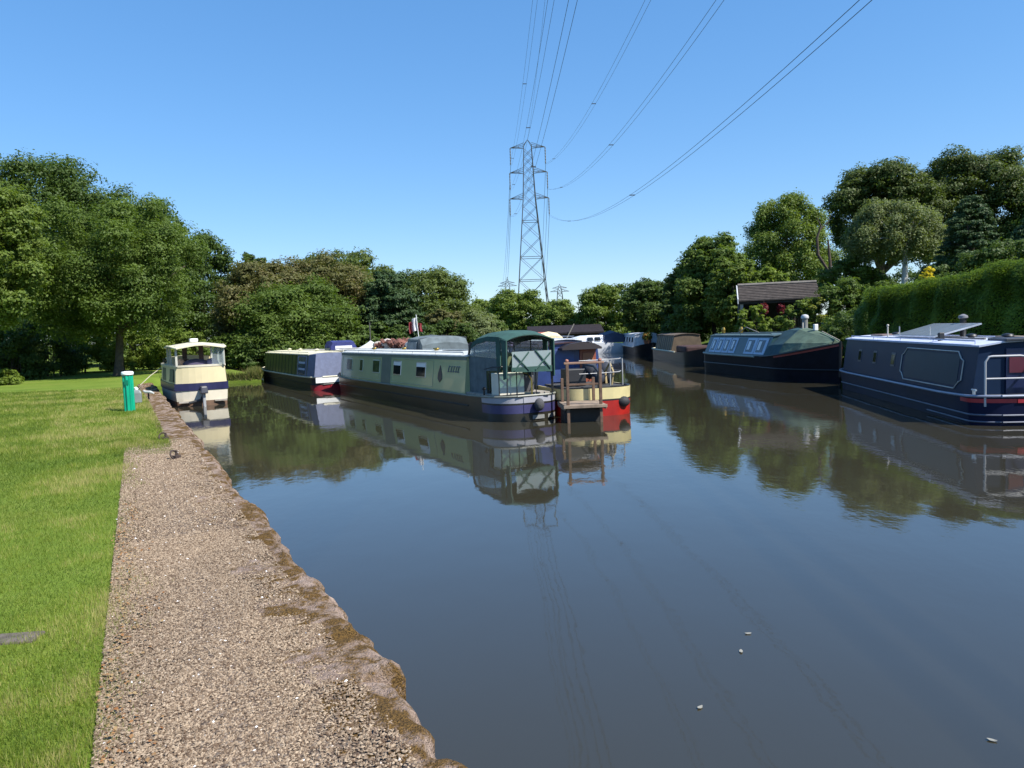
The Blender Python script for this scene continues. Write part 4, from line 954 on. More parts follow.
# dark cockpit side screen on the port quarter and side windows
for sd in (1, -1):
    mb = MB(); mb.hexa(sheet([(.25, sd * .905, .80), (3.3, sd * .965, .80), (3.3, sd * .93, 1.24), (.25, sd * .87, 1.24)], .02, (0, sd, 0))); mb.build('side_screen', M('dark_olive_screen', (.045, .06, .045), .5, var=.3), root)
# fore cabin
mb = MB(); mb.loft([[(x, -w, 1.34), (x, -w * .9, z), (x, 0, z + .06), (x, w * .9, z), (x, w, 1.34)] for x, w, z in ((2.9, .84, 1.60), (4.6, .78, 1.58), (5.6, .55, 1.50), (6.3, .3, 1.38))]); mb.build('fore_cabin', CRC, root)
for sd in (1, -1):
    for x in (3.2, 4.0): mb = MB(); mb.hexa(sheet([(x, sd * .845, 1.39), (x + .6, sd * .83, 1.39), (x + .6, sd * .80, 1.55), (x, sd * .81, 1.55)], .02, (0, sd, 0))); mb.build('window', DGLASS, root)
# roof on posts
rings = []
for x, w, z in ((-.30, .80, 2.0), (-.15, .90, 2.03), (.6, .96, 2.08), (1.6, .96, 2.08), (2.7, .92, 2.05), (3.1, .80, 2.0)):
    up_ = [(x, a * w, z - .02 * abs(a) ** 2 + .10 * (1 - abs(a)) - .05) for a in (-1, -.6, -.2, .2, .6, 1)]
    rings.append(up_ + [(p[0], p[1], p[2] - .035) for p in up_[::-1]])
mb = MB(); mb.loft(rings); mb.build('cockpit_roof', M('roof_cream', (.62, .57, .40), .45, var=.04), root, smooth=True)
mb = MB(); mb.box((1.0, .05, 2.18), (.34, .28, .12)); mb.build('roof_hatch', WHITE, root, bevel=.03)
for x, y in ((-.08, .80), (-.08, -.80), (1.4, .84), (1.4, -.84), (2.7, .80), (2.7, -.80), (2.2, .25), (2.2, -.35)):
    inn = abs(y) < .5; mb = MB(); mb.box((x, y, 1.68), (.07 if not inn else .12, .07 if not inn else .16, .70)); mb.build('post', M('brown_post', (.10, .05, .04), .6) if inn else M('pale_post', (.42, .40, .34), .4), root)
cloth('side_pane', [(-.05, -.83, 1.36), (1.38, -.86, 1.36), (1.38, -.86, 1.98), (-.05, -.83, 1.96)], (0, -1, 0), GLASSY, root)
cloth('rear_pane', [(-.12, -.80, 1.36), (-.12, -.38, 1.36), (-.12, -.38, 1.96), (-.12, -.80, 1.96)], (-1, 0, 0), GLASSY, root)
for y, w, c in ((.1, .95, (.055, .045, .085)), (-.45, .5, (.20, .17, .26))):
    mb = MB(); mb.ball((.35, y, 1.36), (.26, w / 2, .20), 12, 7); mb.build('cushion', M('cushion_%d' % int(w * 100), c, .9, bump=.01), root, smooth=True)
mb = MB(); mb.ball((.5, .62, 1.38), (.2, .2, .2), 10, 6); mb.build('tan_cushion', M('tan_cushion', (.52, .30, .18), .9), root, smooth=True)
mb = MB(); mb.lathe([(.17, 0), (.17, .04)], (2.0, .3, 1.5), 16); mb.build('helm', WOOD, root)
ob = MB(); ob.loft([[(x, -.13, .42), (x, .13, .42), (x * .9 - .02, .11, .66), (x * .9 - .02, -.11, .66)] for x in (-.62, -.25)]); o = ob.build('outboard', M('outboard_grey', (.05, .05, .06), .4), root, bevel=.04)
ob = MB(); ob.box((-.42, 0, .12), (.14, .10, .62)); ob.box((-.44, 0, -.02), (.34, .05, .06)); ob.build('drive_leg', M('outboard_leg', (.30, .30, .30), .4), o, bevel=.02)
ob = MB(); ob.tube([(-.30, .5, .12), (-.34, .1, .20), (-.40, -.05, .52)], .05, 7); ob.build('trim_arm', BLACK, root)
ob = MB(); ob.box((-.16, .62, .15), (.10, .4, .05)); ob.box((-.16, -.6, .15), (.10, .42, .05)); ob.build('bathing_step', GREYW, root)
ob = MB(); ob.tube([(5.6, .6, 1.3), (4.9, 1.3, .9), (4.3, 1.75, .58)], .015, 5); ob.build('mooring_line', ROPE, root)

# ------------------------------------------------------------------ trees, left bank
G0 = LZ
a = at(119, 376, 40)
tree('large round spreading tree alone on the lawn with short forked trunk', float(a[0]), 40, G0, 2.6, float(at(130, 197, 40)[2]), 4.5, 4.2, 'round', 90, 85000, .105, LG, BARK, .24, cr=1.25)
ptree('leafy pale green tree cut by the edge of the photo left of the round tree', -28, 33, 56, 172, 326, G0, shape='round', ncl=60, n=50000, leaf=.115, mat=LY, bark=BARK)
ptree('tall dark tree rising highest at the left behind the lawn', 42, 56, 78, 147, 330, G0, shape='dome', ncl=90, n=60000, leaf=.17, mat=LD, bark=BARK, tr=.35)
ptree('tall tree behind the round lawn tree, its top just clearing it', 122, 60, 60, 190, 330, G0, shape='round', ncl=70, n=45000, leaf=.17, mat=LD, bark=BARK, tr=.3)
ptree('dark tree behind the right shoulder of the round lawn tree', 196, 64, 46, 226, 345, G0, shape='dome', ncl=60, n=38000, leaf=.17, mat=LD, bark=BARK, tr=.3)
ptree('slim dark tree top showing between the lawn trees and the russet thicket', 252, 76, 24, 243, 345, G0, shape='column', ncl=30, n=18000, leaf=.18, mat=LD, bark=BARK)
ptree('tall tree beyond the edge of the photo at the far left', -120, 52, 90, 130, 330, G0, shape='dome', ncl=70, n=45000, leaf=.18, mat=LD, bark=BARK, tr=.35)
ptree('russet topped tree at the left of the thicket behind the green boat', 262, 50, 46, 258, 372, G0, shape='round', ncl=60, n=42000, leaf=.14, mat=LR, bark=BARK)
ptree('russet topped tree at the right of the thicket behind the green boat', 316, 53, 48, 252, 372, G0, shape='round', ncl=60, n=42000, leaf=.14, mat=LR, bark=BARK)
ptree('low olive green tree in front of the russet thicket', 296, 46.5, 62, 283, 378, G0, shape='dome', ncl=60, n=45000, leaf=.13, mat=LG, bark=BARK)
ptree('green domed tree standing behind the russet thicket', 336, 63, 46, 245, 350, G0, shape='round', ncl=55, n=34000, leaf=.17, mat=LO, bark=BARK)
ptree('dark dense conical tree above the grey hooded boat', 389, 52, 31, 266, 372, G0, shape='column', ncl=50, n=34000, leaf=.15, mat=LK, bark=BARK)
ptree('broad green tree just right of the dark conical tree', 428, 68, 47, 266, 350, G0, shape='dome', ncl=60, n=38000, leaf=.18, mat=LO, bark=BARK)
ptree('mid green tree between the domed tree and the dark conical tree', 368, 74, 36, 262, 350, G0, shape='round', ncl=45, n=24000, leaf=.19, mat=LO, bark=BARK)
ptree('pale willow like bush tree left of the green pram hood', 470, 66, 34, 312, 352, G0, shape='dome', ncl=36, n=18000, leaf=.17, mat=LS, bark=BARK)
ptree('rusty tinted low tree beside the pale willow', 444, 60, 24, 308, 352, G0, shape='dome', ncl=30, n=14000, leaf=.16, mat=LR, bark=BARK)
ptree('distant green tree left of the pylon foot', 489, 108, 24, 297, 340, G0, shape='round', ncl=36, n=14000, leaf=.26, mat=LY, bark=BARK)
ptree('distant tree standing in front of the pylon foot', 518, 102, 28, 288, 340, G0, shape='round', ncl=40, n=18000, leaf=.25, mat=LY, bark=BARK)
ptree('distant tree just right of the pylon foot', 556, 98, 27, 300, 338, G0, shape='dome', ncl=40, n=18000, leaf=.24, mat=LY, bark=BARK)
ptree('smallest distant tree low above the shed roof', 583, 118, 15, 317, 338, G0, shape='round', ncl=24, n=8000, leaf=.26, mat=LO, bark=BARK)
ptree('rounded yellow green tree alone at the end of the canal', 608, 92, 28, 282, 340, G0, shape='round', ncl=46, n=24000, leaf=.22, mat=LY, bark=BARK)
# undergrowth behind the lawn
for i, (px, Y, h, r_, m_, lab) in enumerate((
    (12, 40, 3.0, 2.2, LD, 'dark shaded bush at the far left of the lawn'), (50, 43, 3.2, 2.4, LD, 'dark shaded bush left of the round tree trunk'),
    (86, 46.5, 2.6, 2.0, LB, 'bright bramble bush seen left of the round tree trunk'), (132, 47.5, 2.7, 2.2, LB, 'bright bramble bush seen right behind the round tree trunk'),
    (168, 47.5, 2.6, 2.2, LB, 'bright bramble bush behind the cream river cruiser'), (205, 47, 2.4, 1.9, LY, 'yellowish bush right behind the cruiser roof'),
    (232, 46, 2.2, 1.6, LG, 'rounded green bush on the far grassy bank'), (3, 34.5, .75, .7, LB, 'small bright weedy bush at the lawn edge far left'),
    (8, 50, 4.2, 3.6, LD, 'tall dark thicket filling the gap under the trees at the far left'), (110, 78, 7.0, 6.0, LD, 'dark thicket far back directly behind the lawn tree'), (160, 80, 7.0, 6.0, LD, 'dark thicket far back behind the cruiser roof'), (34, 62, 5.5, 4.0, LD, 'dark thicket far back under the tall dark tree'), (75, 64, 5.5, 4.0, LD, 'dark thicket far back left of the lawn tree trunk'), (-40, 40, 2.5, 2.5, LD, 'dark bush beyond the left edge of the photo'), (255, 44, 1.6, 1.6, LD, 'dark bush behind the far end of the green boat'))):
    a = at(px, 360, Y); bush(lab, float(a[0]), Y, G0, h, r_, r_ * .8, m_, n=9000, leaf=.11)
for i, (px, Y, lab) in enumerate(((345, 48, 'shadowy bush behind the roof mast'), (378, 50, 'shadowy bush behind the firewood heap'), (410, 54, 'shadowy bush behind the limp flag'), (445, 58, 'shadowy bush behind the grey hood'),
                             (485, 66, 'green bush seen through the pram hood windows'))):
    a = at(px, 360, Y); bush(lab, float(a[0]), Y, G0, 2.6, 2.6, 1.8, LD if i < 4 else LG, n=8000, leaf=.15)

# ------------------------------------------------------------------ right bank
ptree('dark rounded tree overhanging the water at the end of the right bank', 655, 63, 31, 276, 345, .6, shape='round', ncl=46, n=32000, leaf=.17, mat=LD, bark=BARK)
ptree('tall dark green tree left of the tiled shelter', 713, 50, 40, 231, 335, .8, shape='dome', ncl=60, n=44000, leaf=.15, mat=LG, bark=BARK)
ptree('dark tree between the overhanging tree and the tall one', 686, 56, 26, 262, 340, .8, shape='dome', ncl=44, n=28000, leaf=.16, mat=LD, bark=BARK)
ptree('bright green tree immediately behind the tiled shelter roof', 764, 47, 26, 268, 318, 1.0, shape='dome', ncl=36, n=20000, leaf=.14, mat=LB, bark=BARK)
ptree('mid green tree left behind the shelter post', 735, 46, 28, 255, 330, 1.0, shape='round', ncl=40, n=26000, leaf=.14, mat=LY, bark=BARK)
ptree('tall feathery birch standing above the tiled shelter', 787, 60, 42, 187, 300, 1.5, shape='column', ncl=80, n=46000, leaf=.14, mat=LY, bark=BARK, cr=1.0, droop=.6, hang=.7)
ptree('huge dark sycamore, left half of the big crown on the right', 884, 62, 56, 162, 258, 2.2, shape='vase', ncl=64, n=60000, leaf=.17, mat=LSY, bark=BARK, tr=.45, cr=1.5)
ptree('huge dark sycamore, right half of the big crown, tallest on that bank', 972, 64, 62, 147, 262, 2.4, shape='vase', ncl=72, n=64000, leaf=.17, mat=LSY, bark=BARK, tr=.5, cr=1.6)
ptree('dark tree beyond the right edge of the photo', 1085, 58, 66, 160, 290, 2.4, shape='round', ncl=70, n=40000, leaf=.18, mat=LD, bark=BARK, tr=.4)
a = at(903, 285, 38)
tree('silver birch with white trunk and pale drooping leaves behind the hedge', float(a[0]), 38, float(a[2]) - 1.2, float(at(905, 250, 38)[2]), float(at(908, 194, 38)[2]), 2.45, 1.6, 'dome', 60, 32000, .085, LS, BIRCH, .21, cr=.66, droop=1.2, hang=.7, lean=.015, cy=.75)
a = at(985, 262, 33)
tree('dark conifer with layered boughs beside the silver birch', float(a[0]), 34, 1.8, float(a[2]) - .6, float(at(990, 188, 34)[2]), 1.75, 1.7, 'cone', 60, 34000, .08, LK, BARK, .16, cr=.5, droop=.5, flat=.45)
ptree('conifer at the right edge of the photo behind the hedge', 1040, 32, 34, 205, 262, 2.0, shape='cone', ncl=50, n=24000, leaf=.08, mat=LK, bark=BARK, cr=.5, flat=.45)
for (px, py, Y, h, r_, m_, lab) in (
    (868, 285, 41, 1.8, 1.3, LD, 'dark clipped bush left of the birch trunk'), (938, 282, 41, 1.8, 1.5, LD, 'dark clipped bush right of the birch trunk'), (965, 275, 33, 1.8, 1.5, LD, 'dark bush below the layered conifer'),
    (900, 290, 46, 2.6, 2.2, LD, 'dark bush filling the gap directly behind the birch trunk'), (880, 300, 33, 1.7, 1.2, LG, 'green bush just behind the near end of the hedge'), (840, 300, 34, 2.0, 1.4, LG, 'green bush between the shelter and the hedge'), (850, 275, 40, 2.2, 1.6, LG, 'pale green bush under the sycamore left edge'),
    (790, 300, 42, 2.2, 1.6, LD, 'dark bush behind the shelter'), (1010, 262, 30, 2.0, 1.6, LD, 'dark bush under the conifer at the right edge')):
    a = at(px, py, Y); zb = float(a[2]) - h * .55; bush(lab, float(a[0]), Y, zb, h, r_, r_, m_, n=9000, leaf=.10)
a = at(928, 283, 31)
bush('small bright yellow flowering shrub poking up over the hedge', float(a[0]), 31, float(a[2]) - .25, 1.0, .30, .28, LYEL, n=1500, leaf=.055, shape='column')
# shrubs on the water edge between the two right hand boats
for (px, py, Y, h, r_, m_, lab) in ((833, 352, 28.5, 1.5, .75, LD, 'dark shrub on the bank behind the green boat bow'), (838, 372, 26.0, .8, .42, LY, 'yellowish weeds on the bank between the two right hand boats'), (842, 340, 30.5, 2.2, 1.0, LG, 'green shrub above the gap between the right hand boats'), (852, 330, 29.5, 2.4, 1.0, LD, 'dark shrub against the end of the hedge')):
    a = at(px, py, Y); bush(lab, max(float(a[0]), float(rx_(Y)) + .25), Y, .3, h, r_, r_, m_, n=6000, leaf=.07)
t = thing('boulder', 'pale boulder at the waterline between the two right hand boats', 'rock', (float(rx_(26.5)) - .05, 26.3, .1))
mb = MB(); mb.ball((0, 0, .12), (.35, .3, .25), 10, 7); mb.v = [(x * (1 + .2 * nz3(x * 3, y * 3, z * 3)), y * (1 + .2 * nz3(y * 3, z * 3)), z) for x, y, z in mb.v]
mb.build('stone', M('boulder_stone', (.30, .27, .23), .9, var=.3, bump=.02), t, smooth=True)

# clipped hedge running along the top of the right bank
HP = [(13.0, 27.4, 3.00, .7), (13.15, 24.6, 3.12, .6), (13.7, 22.0, 3.3, .9), (14.4, 19.4, 3.6, 1.6), (15.6, 16.0, 3.85, 1.7), (17.2, 12.5, 4.0, 1.7), (18.8, 9, 4.1, 1.7)]
def hedge():
    root = thing('hedge', 'long clipped hedge with bright top along the bank above the navy boat', 'hedge', (0, 0, 0)); g = np.random.default_rng(41)
    P_ = np.array(HP); seg = np.linalg.norm(np.diff(P_[:, :2], axis=0), axis=1); cum = np.concatenate([[0], np.cumsum(seg)])
    def path(s): return np.stack([np.interp(s, cum, P_[:, i]) for i in range(4)], -1)
    rings = []; W_ = .30
    for s in np.linspace(.35, cum[-1], 30):
        p = path(s); q = path(s + .1); p0 = path(s - .1); t_ = q[:2] - p0[:2]; t_ /= np.linalg.norm(t_); n_ = np.array([-t_[1], t_[0]])
        rings.append([(p[0] + n_[0] * a * W_, p[1] + n_[1] * a * W_, z) for a, z in ((-1, p[3] - .5), (-1, p[2] - .5), (-.6, p[2] - .2), (.6, p[2] - .2), (1, p[2] - .5), (1, p[3] - .5))])
    mb = MB(); mb.loft(rings); mb.build('branches', M('hedge_inside', (.018, .020, .010), .95, var=.3), root)
    W_ = .62; n = 360000; s = g.uniform(-.1, cum[-1], n); p = path(np.clip(s, 0, cum[-1])); q = path(np.clip(s + .1, 0, cum[-1] + .01)); p0 = path(np.clip(s - .1, -.01, cum[-1])); t_ = q[:, :2] - p0[:, :2]; t_ /= np.linalg.norm(t_, axis=1)[:, None] + 1e-9; nn = np.column_stack([-t_[:, 1], t_[:, 0]])
    side = g.random(n); hgt = p[:, 2] - p[:, 3]
    # superellipse section: angle along the outline
    a = g.uniform(-.25, math.pi + .25, n); ca, sa = np.cos(a), np.sin(a)
    ex = np.sign(ca) * np.abs(ca) ** .7; ez = np.sign(sa) * np.abs(sa) ** .7
    low = g.random(n) < .45; zz = np.where(low, p[:, 3] + hgt * g.random(n), p[:, 3] + .5 * hgt + .5 * hgt * ez)
    xx = np.where(low, np.sign(ca), ex) * (W_ + .12) * (1 + .75 * np.clip(1 - (zz - p[:, 3]) / hgt, 0, 1))
    wob = .10 * np.sin(s * 3.1 + zz * 2) * np.sin(s * 1.7 - zz * 3) + .05 * np.sin(s * 7.3 + xx * 3) + .06 * np.sin(zz * 6 + s * 2)
    endr = np.clip(s / .9, .25, 1) ** .5
    X = p[:, :2] + nn * ((xx + wob * np.sign(xx)) * endr)[:, None]; Z = zz + wob * .5 - .5 * (1 - endr)
    P3 = np.column_stack([X, Z]) + g.normal(0, .045, (n, 3)); out = np.column_stack([nn * (xx / W_)[:, None], np.where(low, .1, ez)])
    tint = np.clip(.5 + .35 * np.sin(s * 1.3 + 1) * np.sin(zz * 2.2 + s) + g.normal(0, .22, n), 0, 1)
    out[:, 2] += 1.3; link('foliage', quick_mesh('foliage', leaves(P3, out, .036, g), 4, tint), LH, root)
hedge()

# tiled open shelter on the bank behind the green boat
t = thing('garden_shelter', 'open timber shelter with long tiled roof behind the dark green boat', 'shelter', (0, 0, 0))
TILE = M('grey_brown_tiles', (.065, .052, .045), .85, var=.35, scale=5, bump=.02, bscale=12)
y0, y1 = 36.0, 39.2; xa = float(at(739, 300, y0)[0]); xb = float(at(822, 300, y0)[0]); ze = float(at(780, 300, y0)[2]); zr = ze + 1.0; xm = float(at(735, 286, 37.6)[0]); xn = float(at(812, 286, 37.6)[0])
mb = MB(); ym = (y0 + y1) / 2; zr = float(at(775, 286, ym)[2]); xb -= .3
t.location = (xa, y0, 0); t.rotation_euler.z = -.26; w_ = xb - xa; dp = y1 - y0; dm = dp / 2     # local frame: x along the front, y to the back
def sl(p, q): return [(0, *p), (w_, *p), (w_, *q), (0, *q), (0, p[0], p[1] + .07), (w_, p[0], p[1] + .07), (w_, q[0], q[1] + .07), (0, q[0], q[1] + .07)]
mb.hexa(sl((-.1, ze), (dm, zr))); mb.hexa(sl((dm, zr), (dp + .1, ze)))
for k in range(9):
    q = (k + .5) / 9; mb.box((w_ / 2, -.1 + (dm + .1) * q, ze + .085 + (zr - ze) * q), (w_, .05, .03))
rf = mb.build('roof', TILE, t)
mb = MB(); mb.tube([(0, dm, zr + .09), (w_, dm, zr + .09)], .08, 7); mb.build('ridge', M('pale_ridge', (.17, .15, .13), .85, var=.3), rf)
mb = MB(); mb.hexa(sheet([(-.02, -.12, ze - .12), (-.02, dm, zr - .12), (-.02, dm, zr + .10), (-.02, -.12, ze + .10)], .05, (-1, 0, 0))); mb.build('bargeboard', M('pale_board', (.5, .5, .5), .6), rf)
for x in (.12, w_ - .3):
    for y in (.1, dp - .1): mb = MB(); mb.box((x, y, (ze + .2) / 2 + .05), (.14, .14, ze - .2)); mb.build('post', GREYW, t)
mb = MB(); mb.box((w_ / 2, dp, (ze + .3) / 2), (w_ - .3, .1, ze - .3)); mb.build('back_wall', M('dark_boards', (.03, .024, .018), .9, var=.3), t)
mb = MB(); mb.box((.06, dm, (ze + .3) / 2), (.08, dp - .3, ze - .5)); mb.build('side_wall', M('dark_boards', (.03, .024, .018), .9), t)
mb = MB(); mb.box((w_ / 2, .05, ze - .06), (w_, .12, .14)); mb.build('eaves_beam', M('dark_boards', (.03, .024, .018), .9), t)
def hanging(label, px, py, Y, mat, r_, n=900, group='hanging flower baskets under the shelter eaves'):
    a = at(px, py, Y); o = thing('hanging_basket', label, 'flower basket', tuple(map(float, a)), 0, group); g = np.random.default_rng(int(px))
    d = unit(n, g); P = d * np.array([r_, r_, r_ * 1.5]) * g.uniform(.55, 1, (n, 1)); link('flowers', quick_mesh('flowers', leaves(P, d, .07, g), 4, g.random(n)), mat, o)
    mb = MB(); mb.lathe([(.05, -.16), (.16, -.05), (.18, .05)], n=10); mb.build('basket', M('dark_boards', (.03, .024, .018), .9), o); mb = MB(); mb.tube([(0, 0, .05), (0, 0, float(ze - a[2]) + .02)], .012, 5); mb.build('chain', IRON, o)
hanging('hanging basket of dark red flowers nearer the shelter post', 764, 309, 35.6, LRED, .20)
hanging('hanging basket of dark red flowers nearer the stovepipe', 781, 308, 35.6, LRED, .20)
for (px, py, Y, h, r_, m_, lab) in ((752, 318, 34.4, 1.6, .75, LB, 'bright climbing plant beside the shelter post'), (772, 326, 35.2, 1.4, .7, LG, 'green potted shrub beneath the hanging baskets'), (797, 314, 33.6, 2.0, .75, LY, 'yellow green climber in the middle of the shelter front'), (818, 310, 33.6, 2.0, .85, LYG, 'golden leaved bush at the right end of the shelter'), (833, 322, 34.2, 1.4, .6, LS, 'silvery bush just right of the shelter')):
    a = at(px, py, Y); bush(lab, float(a[0]), Y, float(a[2]) - h * .6, h, r_, r_ * .7, m_, n=4500, leaf=.085, shape='round')
# dead snag
a = at(826, 290, 43); t = thing('dead_snag', 'bare dead tree stem with broken limbs between the birch and the sycamore', 'dead tree', (float(a[0]), 43, 1.2))
mb = MB(); z0 = 1.2
def sn(px, py): q = at(px, py, 43); return (float(q[0] - a[0]), 0, float(q[2] - z0))
mb.tube([(sn(831, 290)[0], 0, -.2), sn(831, 290), sn(830, 262), sn(828, 240)], [.13, .11, .09, .05], 8); mb.tube([sn(831, 275), sn(818, 255), sn(817, 238), sn(821, 226), sn(817, 218)], [.08, .09, .07, .05, .02], 8); mb.tube([sn(820, 230), sn(828, 222), sn(831, 214)], [.04, .025, .012], 6)
mb.build('trunk', M('dead_wood', (.07, .052, .04), .95, var=.4, bump=.02), t, smooth=True)

# far shed
t = thing('long_shed', 'long low dark shed with pitched roof at the far end of the water', 'shed', (0, 0, 0))
xa = float(at(528, 338, 86)[0]); xb = float(at(604, 332, 86)[0]); zt = float(at(562, 327, 89)[2]); ze = float(at(562, 333.5, 86)[2])
mb = MB(); mb.box(((xa + xb) / 2, 89, ze / 2), (xb - xa - .4, 5.4, ze)); mb.build('wall', M('dark_shed_wall', (.035, .024, .02), .9, var=.3), t)
mb = MB(); mb.loft([[(x, 85.8, ze - .1), (x, 89, zt), (x, 92.2, ze - .1), (x, 92.2, ze + .1), (x, 89, zt + .2), (x, 85.8, ze + .1)] for x in (xa, xb)]); mb.build('roof', M('dark_slates', (.022, .018, .022), .9, var=.3, spec=.2), t)
for k in range(5): mb = MB(); mb.box((xa + (xb - xa) * (k + .5) / 5, 86.28, ze * .5), (1.1, .06, .8)); mb.build('window', DGLASS, t)
mb = MB(); mb.tube([(xa + 4.2, 85.5, .8), (xa + 5.2, 85.5, zt + .3)], .06, 6); mb.build('prop', GREYW, t)

# ------------------------------------------------------------------ pylon and power lines
LAT = M('galvanised_lattice', (.050, .056, .062), .6, .1, var=.1)
D = 150.
PX = float(at(530, 300, D)[0]); 
def zpy(py): return float(at(527, py, D)[2])
def pylon(name, label, X, Y, zb, zt, hb, arms, r_, rz=0., group='electricity pylons'):
    """arms: list of (z, half span, drop)"""
    root = thing(name, label, 'pylon', (X, Y, zb), rz, group)
    zw = arms[-1][0]; top = zt - zb; pts = [(0, hb), (zw - zb, hb * .34), (arms[0][0] - zb + .4, hb * .21), (top, .06)]
    def half(z): return float(np.interp(z, [p[0] for p in pts], [p[1] for p in pts]))
    mb = MB()
    for sx in (1, -1):
        for sy in (1, -1): mb.tube([(sx * h, sy * h, z) for z, h in pts], [r_ * 1.35, r_ * 1.2, r_, r_ * .7], 5)
    zs = [0]; 
    while zs[-1] < top - 2.5: zs.append(zs[-1] + max(1.5, half(zs[-1]) * 1.75))
    for i in range(len(zs) - 1):
        a0, a1 = half(zs[i]), half(zs[i + 1])
        for sx, sy, ex, ey in ((-1, -1, 1, -1), (1, -1, 1, 1), (1, 1, -1, 1), (-1, 1, -1, -1)):
            mb.tube([(sx * a0, sy * a0, zs[i]), (ex * a1, ey * a1, zs[i + 1])], r_ * .55, 4); mb.tube([(ex * a0, ey * a0, zs[i]), (sx * a1, sy * a1, zs[i + 1])], r_ * .55, 4)
            if i in (1, 2, 4): mb.tube([(sx * a1, sy * a1, zs[i + 1]), (ex * a1, ey * a1, zs[i + 1])], r_ * .8, 4)
    mb.build('tower', LAT, root)
    for z, hs, drop in arms:
        z = z - zb; h = half(z)
        for sd in (1, -1):
            m = MB(); tip = (sd * hs, 0, z)
            for sy in (1, -1): m.tube([(sd * h, sy * h, z), tip], r_ * .8, 4); m.tube([(sd * h, sy * h, z + hs * .22), tip], r_ * .7, 4)
            m.tube([(sd * h, h, z), (sd * hs * .6, -h * .35, z)], r_ * .5, 4); m.tube([(sd * hs * .55, 0, z), (sd * hs * .5, 0, z + hs * .12)], r_ * .5, 4)
            ar = m.build('cross_arm', LAT, root)
            if drop: m = MB(); m.lathe([(r_ * .6, -drop)] + [(r_ * (2. if k % 2 else 1.2), -drop + drop * (k + .5) / 12) for k in range(12)] + [(r_ * .6, 0)], (sd * hs, 0, z), 7); m.build('insulator', M('insulator_glass', (.10, .11, .12), .4), root)
    return root
hs = [float(at(x1_, y_, D)[0] - at(x0_, y_, D)[0]) / 2 for x0_, x1_, y_ in ((508, 543, 147), (508, 545.5, 172.5), (508.5, 547.5, 198.5))]
ZA = [zpy(147.5), zpy(172.5), zpy(198.5)]; DR = 3.3
PXC = float(at(526.5, 170, D)[0])
pylon('pylon', 'tall grey lattice pylon with three cross arms rising above the trees', PXC + .35, D, .5, zpy(140), 3.5, [(z, h, DR) for z, h in zip(ZA, hs)], .068)
a = at(560, 300, 520); p2 = pylon('pylon', 'tiny far pylon to the right of the tall one', float(a[0]), 520, 1., float(at(560, 284, 520)[2]), 4.2, [(float(at(560, y_, 520)[2]), h, 0) for y_, h in ((288, 5), (291.5, 6.5))], .16)
a = at(508, 300, 520); p1 = pylon('pylon', 'tiny far pylon to the left of the tall one', float(a[0]), 520, 1., float(at(508, 277, 520)[2]), 4.2, [(float(at(508, y_, 520)[2]), h, 0) for y_, h in ((283, 5), (286, 6.5))], .16)
CAB = M('aluminium_cable', (.05, .055, .065), .5, .3, var=0)
def cable(label, att, top_px, s_fit=None, k=.00085, twin=.0, group='overhead power cables', r_=.0125):
    """hangs from att (x, y, z) towards and over the basin; passes the sight line of top_px"""
    d = _f + (top_px[0] - 512) / F * _r - (top_px[1] - 384) / F * _u; rx0, rz0 = d[0] / d[1], d[2] / d[1]
    best = None
    for a_ in np.linspace(-.30, -.10, 401):      # slope at the pylon such that the sag curve meets the sight line
        Y = np.linspace(5, 110, 2000); z = att[2] + a_ * (att[1] - Y) + k * (att[1] - Y) ** 2
        e = np.abs(z - (CAMZ + rz0 * Y)); i = int(np.argmin(e)); s_ = (rx0 * Y[i] - att[0]) / (att[1] - Y[i])
        c_ = abs(s_ - s_fit) + (10 if e[i] > .1 else 0)
        if best is None or c_ < best[0]: best = (c_, a_, s_)
    _, a_, s_ = best
    def P(Y): u = att[1] - Y; return (att[0] + s_ * u + twin, Y, att[2] + a_ * u + k * u * u)
    mb = MB(); mb.tube([P(y) for y in np.linspace(att[1], -110, 90)], r_, 5); o = mb.build('power_cable', CAB); tag(o, label, 'cable', group); return o, P
names = ['top', 'middle', 'lowest']
TOPS = {(0, 1): (648, 0), (1, 1): (720, 0), (2, 1): (866, 0), (0, -1): (535, 0), (1, -1): (551, 0), (2, -1): (573, 0)}
for lev in range(3):
    for sd in (1, -1):
        att = (PXC + .35 + sd * hs[lev] , D, ZA[lev] - DR)
        pr = []
        for j in (0, 1):
            side = 'right' if sd > 0 else 'left'
            o, P = cable('%s cable of the twin pair hung from the %s %s arm of the tall pylon' % ('nearer' if (j == 0) == (sd > 0) else 'further', names[lev], side), att, TOPS[(lev, sd)], .022, .00085, .2 if j else -.2)
            pr.append(P)
        for q in (12, 62, 108):
            y = D - q - lev * 9 - (7 if sd > 0 else 0); p, r2 = pr[0](y), pr[1](y); mb = MB(); mb.box(((p[0] + r2[0]) / 2, y, p[2]), (.46, .07, .07)); mb.build('spacer', CAB, o)
att = (PXC + .35, D, zpy(140)); o, P = cable('single earth wire running from the very peak of the tall pylon', att, (545, 0), .022, .0007)
for lev in range(3):
    for sd, far_ in ((-1, (503, 287)), (1, (541, 287))):
        e = at(far_[0] + (lev - 1) * 2, far_[1], 500); a_ = np.array([PXC + .35 + sd * hs[lev], D, ZA[lev] - DR]); mb = MB(); pts = []
        for q in np.linspace(0, 1, 40): p = a_ * (1 - q) + e * q; p[2] -= 7 * 4 * q * (1 - q); pts.append(p)
        mb.tube(pts, .04, 5); o = mb.build('power_cable', CAB); tag(o, 'cable falling away behind the tall pylon from its %s %s arm' % (names[lev], 'right' if sd > 0 else 'left'), 'cable', 'overhead power cables')

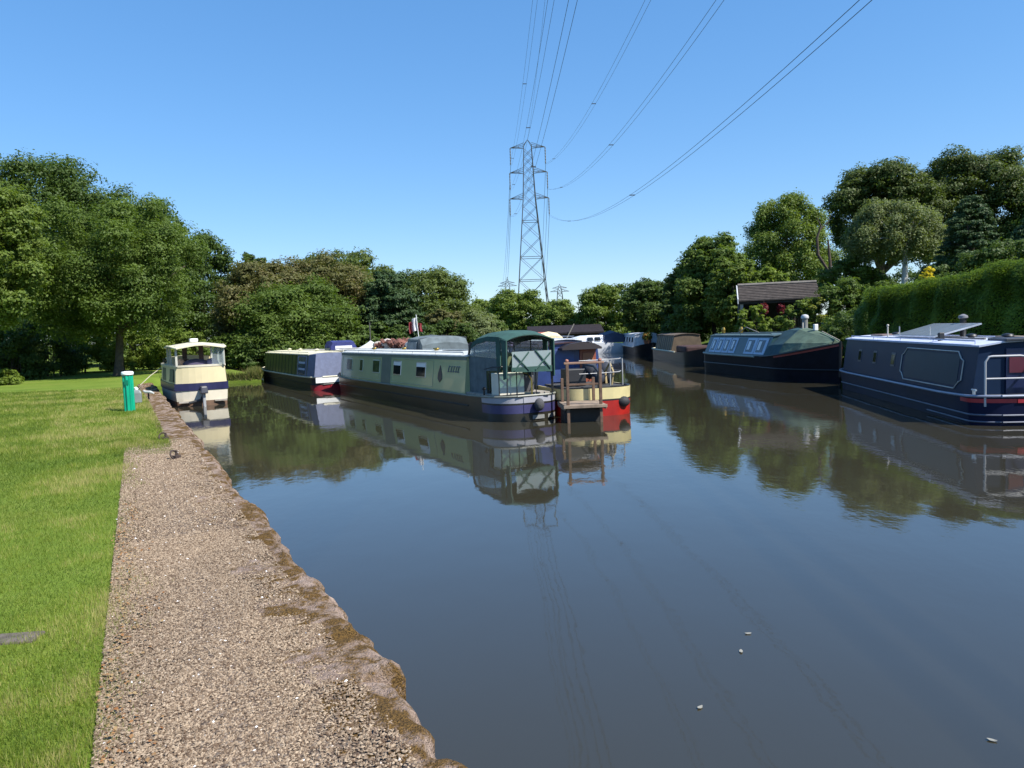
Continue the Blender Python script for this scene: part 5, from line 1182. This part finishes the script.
# floating leaves on the water
g = np.random.default_rng(14)
for i, (px, py, lab) in enumerate(((748, 634, 'pale floating leaf, the furthest from the quay in a loose pair'), (741, 652, 'pale floating leaf just below another one'), (992, 741, 'pale floating leaf near the bottom corner of the water'), (700, 708, 'floating leaf in the brown shallows'), (565, 452, 'small floating leaf below the purple stern'))):
    d = _f + (px - 512) / F * _r - (py - 384) / F * _u; t_ = -CAMZ / d[2]; q = np.array([0, 0, CAMZ]) + d * t_
    mb = MB(); mb.loft([[(x, -w, z), (x, w, z), (x, w, z + .003), (x, -w, z + .003)] for x, w, z in ((-.022, .002, .006), (-.009, .010, .003), (.009, .011, .004), (.022, .002, .007))])
    o = mb.build('floating_leaf', M('floating_leaf', (.26, .25, .21), .7, var=.2)); o.location = (float(q[0]), float(q[1]), 0); o.rotation_euler.z = i * 1.3; tag(o, lab, 'leaf', 'leaves floating on the water')

# ------------------------------------------------------------------ light, sky, camera
EL, AZ = R(49), R(121)                      # azimuth clockwise from +Y: sun on the right and a little behind the camera
sd_ = np.array([math.sin(AZ) * math.cos(EL), math.cos(AZ) * math.cos(EL), math.sin(EL)])
L = bpy.data.lights.new('sun', 'SUN'); L.energy = 4.3; L.angle = R(.8); L.color = (1, .96, .89)
lo = bpy.data.objects.new('sun', L); C.objects.link(lo); lo.rotation_euler = Vector(sd_).to_track_quat('Z', 'Y').to_euler(); lo.location = (20, -10, 30)
W_ = bpy.data.worlds.new('World'); sc.world = W_; W_.use_nodes = True
n = W_.node_tree.nodes; l = W_.node_tree.links; bg = n['Background']
SKYT = (.92, 1.05, 1.25, 1)
sk = n.new('ShaderNodeTexSky'); sk.sky_type = 'NISHITA'; sk.sun_disc = False; sk.sun_elevation = EL; sk.sun_rotation = AZ
sk.air_density = 1.0; sk.dust_density = .15; sk.ozone_density = 2.2
hs_ = n.new('ShaderNodeHueSaturation'); hs_.inputs['Saturation'].default_value = 1.34; hs_.inputs['Value'].default_value = 1.0
gm = n.new('ShaderNodeGamma'); gm.inputs['Gamma'].default_value = .60; tn = n.new('ShaderNodeMix'); tn.data_type = 'RGBA'; tn.blend_type = 'MULTIPLY'; tn.inputs[0].default_value = 1; tn.inputs[7].default_value = SKYT
l.new(sk.outputs[0], gm.inputs['Color']); l.new(gm.outputs[0], tn.inputs[6]); l.new(tn.outputs[2], hs_.inputs['Color']); l.new(hs_.outputs[0], bg.inputs['Color']); bg.inputs['Strength'].default_value = .15
cam = bpy.data.cameras.new('camera'); co = bpy.data.objects.new('camera', cam); C.objects.link(co)
from mathutils import Matrix
co.matrix_world = Matrix(((_r[0], _u[0], -_f[0], 0), (_r[1], _u[1], -_f[1], 0), (_r[2], _u[2], -_f[2], CAMZ), (0, 0, 0, 1)))
cam.sensor_width = 36; cam.lens = F / 1024 * 36; cam.clip_end = 4000; cam.clip_start = .05
sc.camera = co
sc.view_settings.view_transform = 'Standard'; sc.view_settings.look = 'None'; sc.view_settings.exposure = .95; sc.view_settings.gamma = 1
sc.cycles.max_bounces = 7; sc.cycles.diffuse_bounces = 2; sc.cycles.glossy_bounces = 3; sc.cycles.transmission_bounces = 4; sc.cycles.transparent_max_bounces = 10
sc.cycles.caustics_reflective = False; sc.cycles.caustics_refractive = False
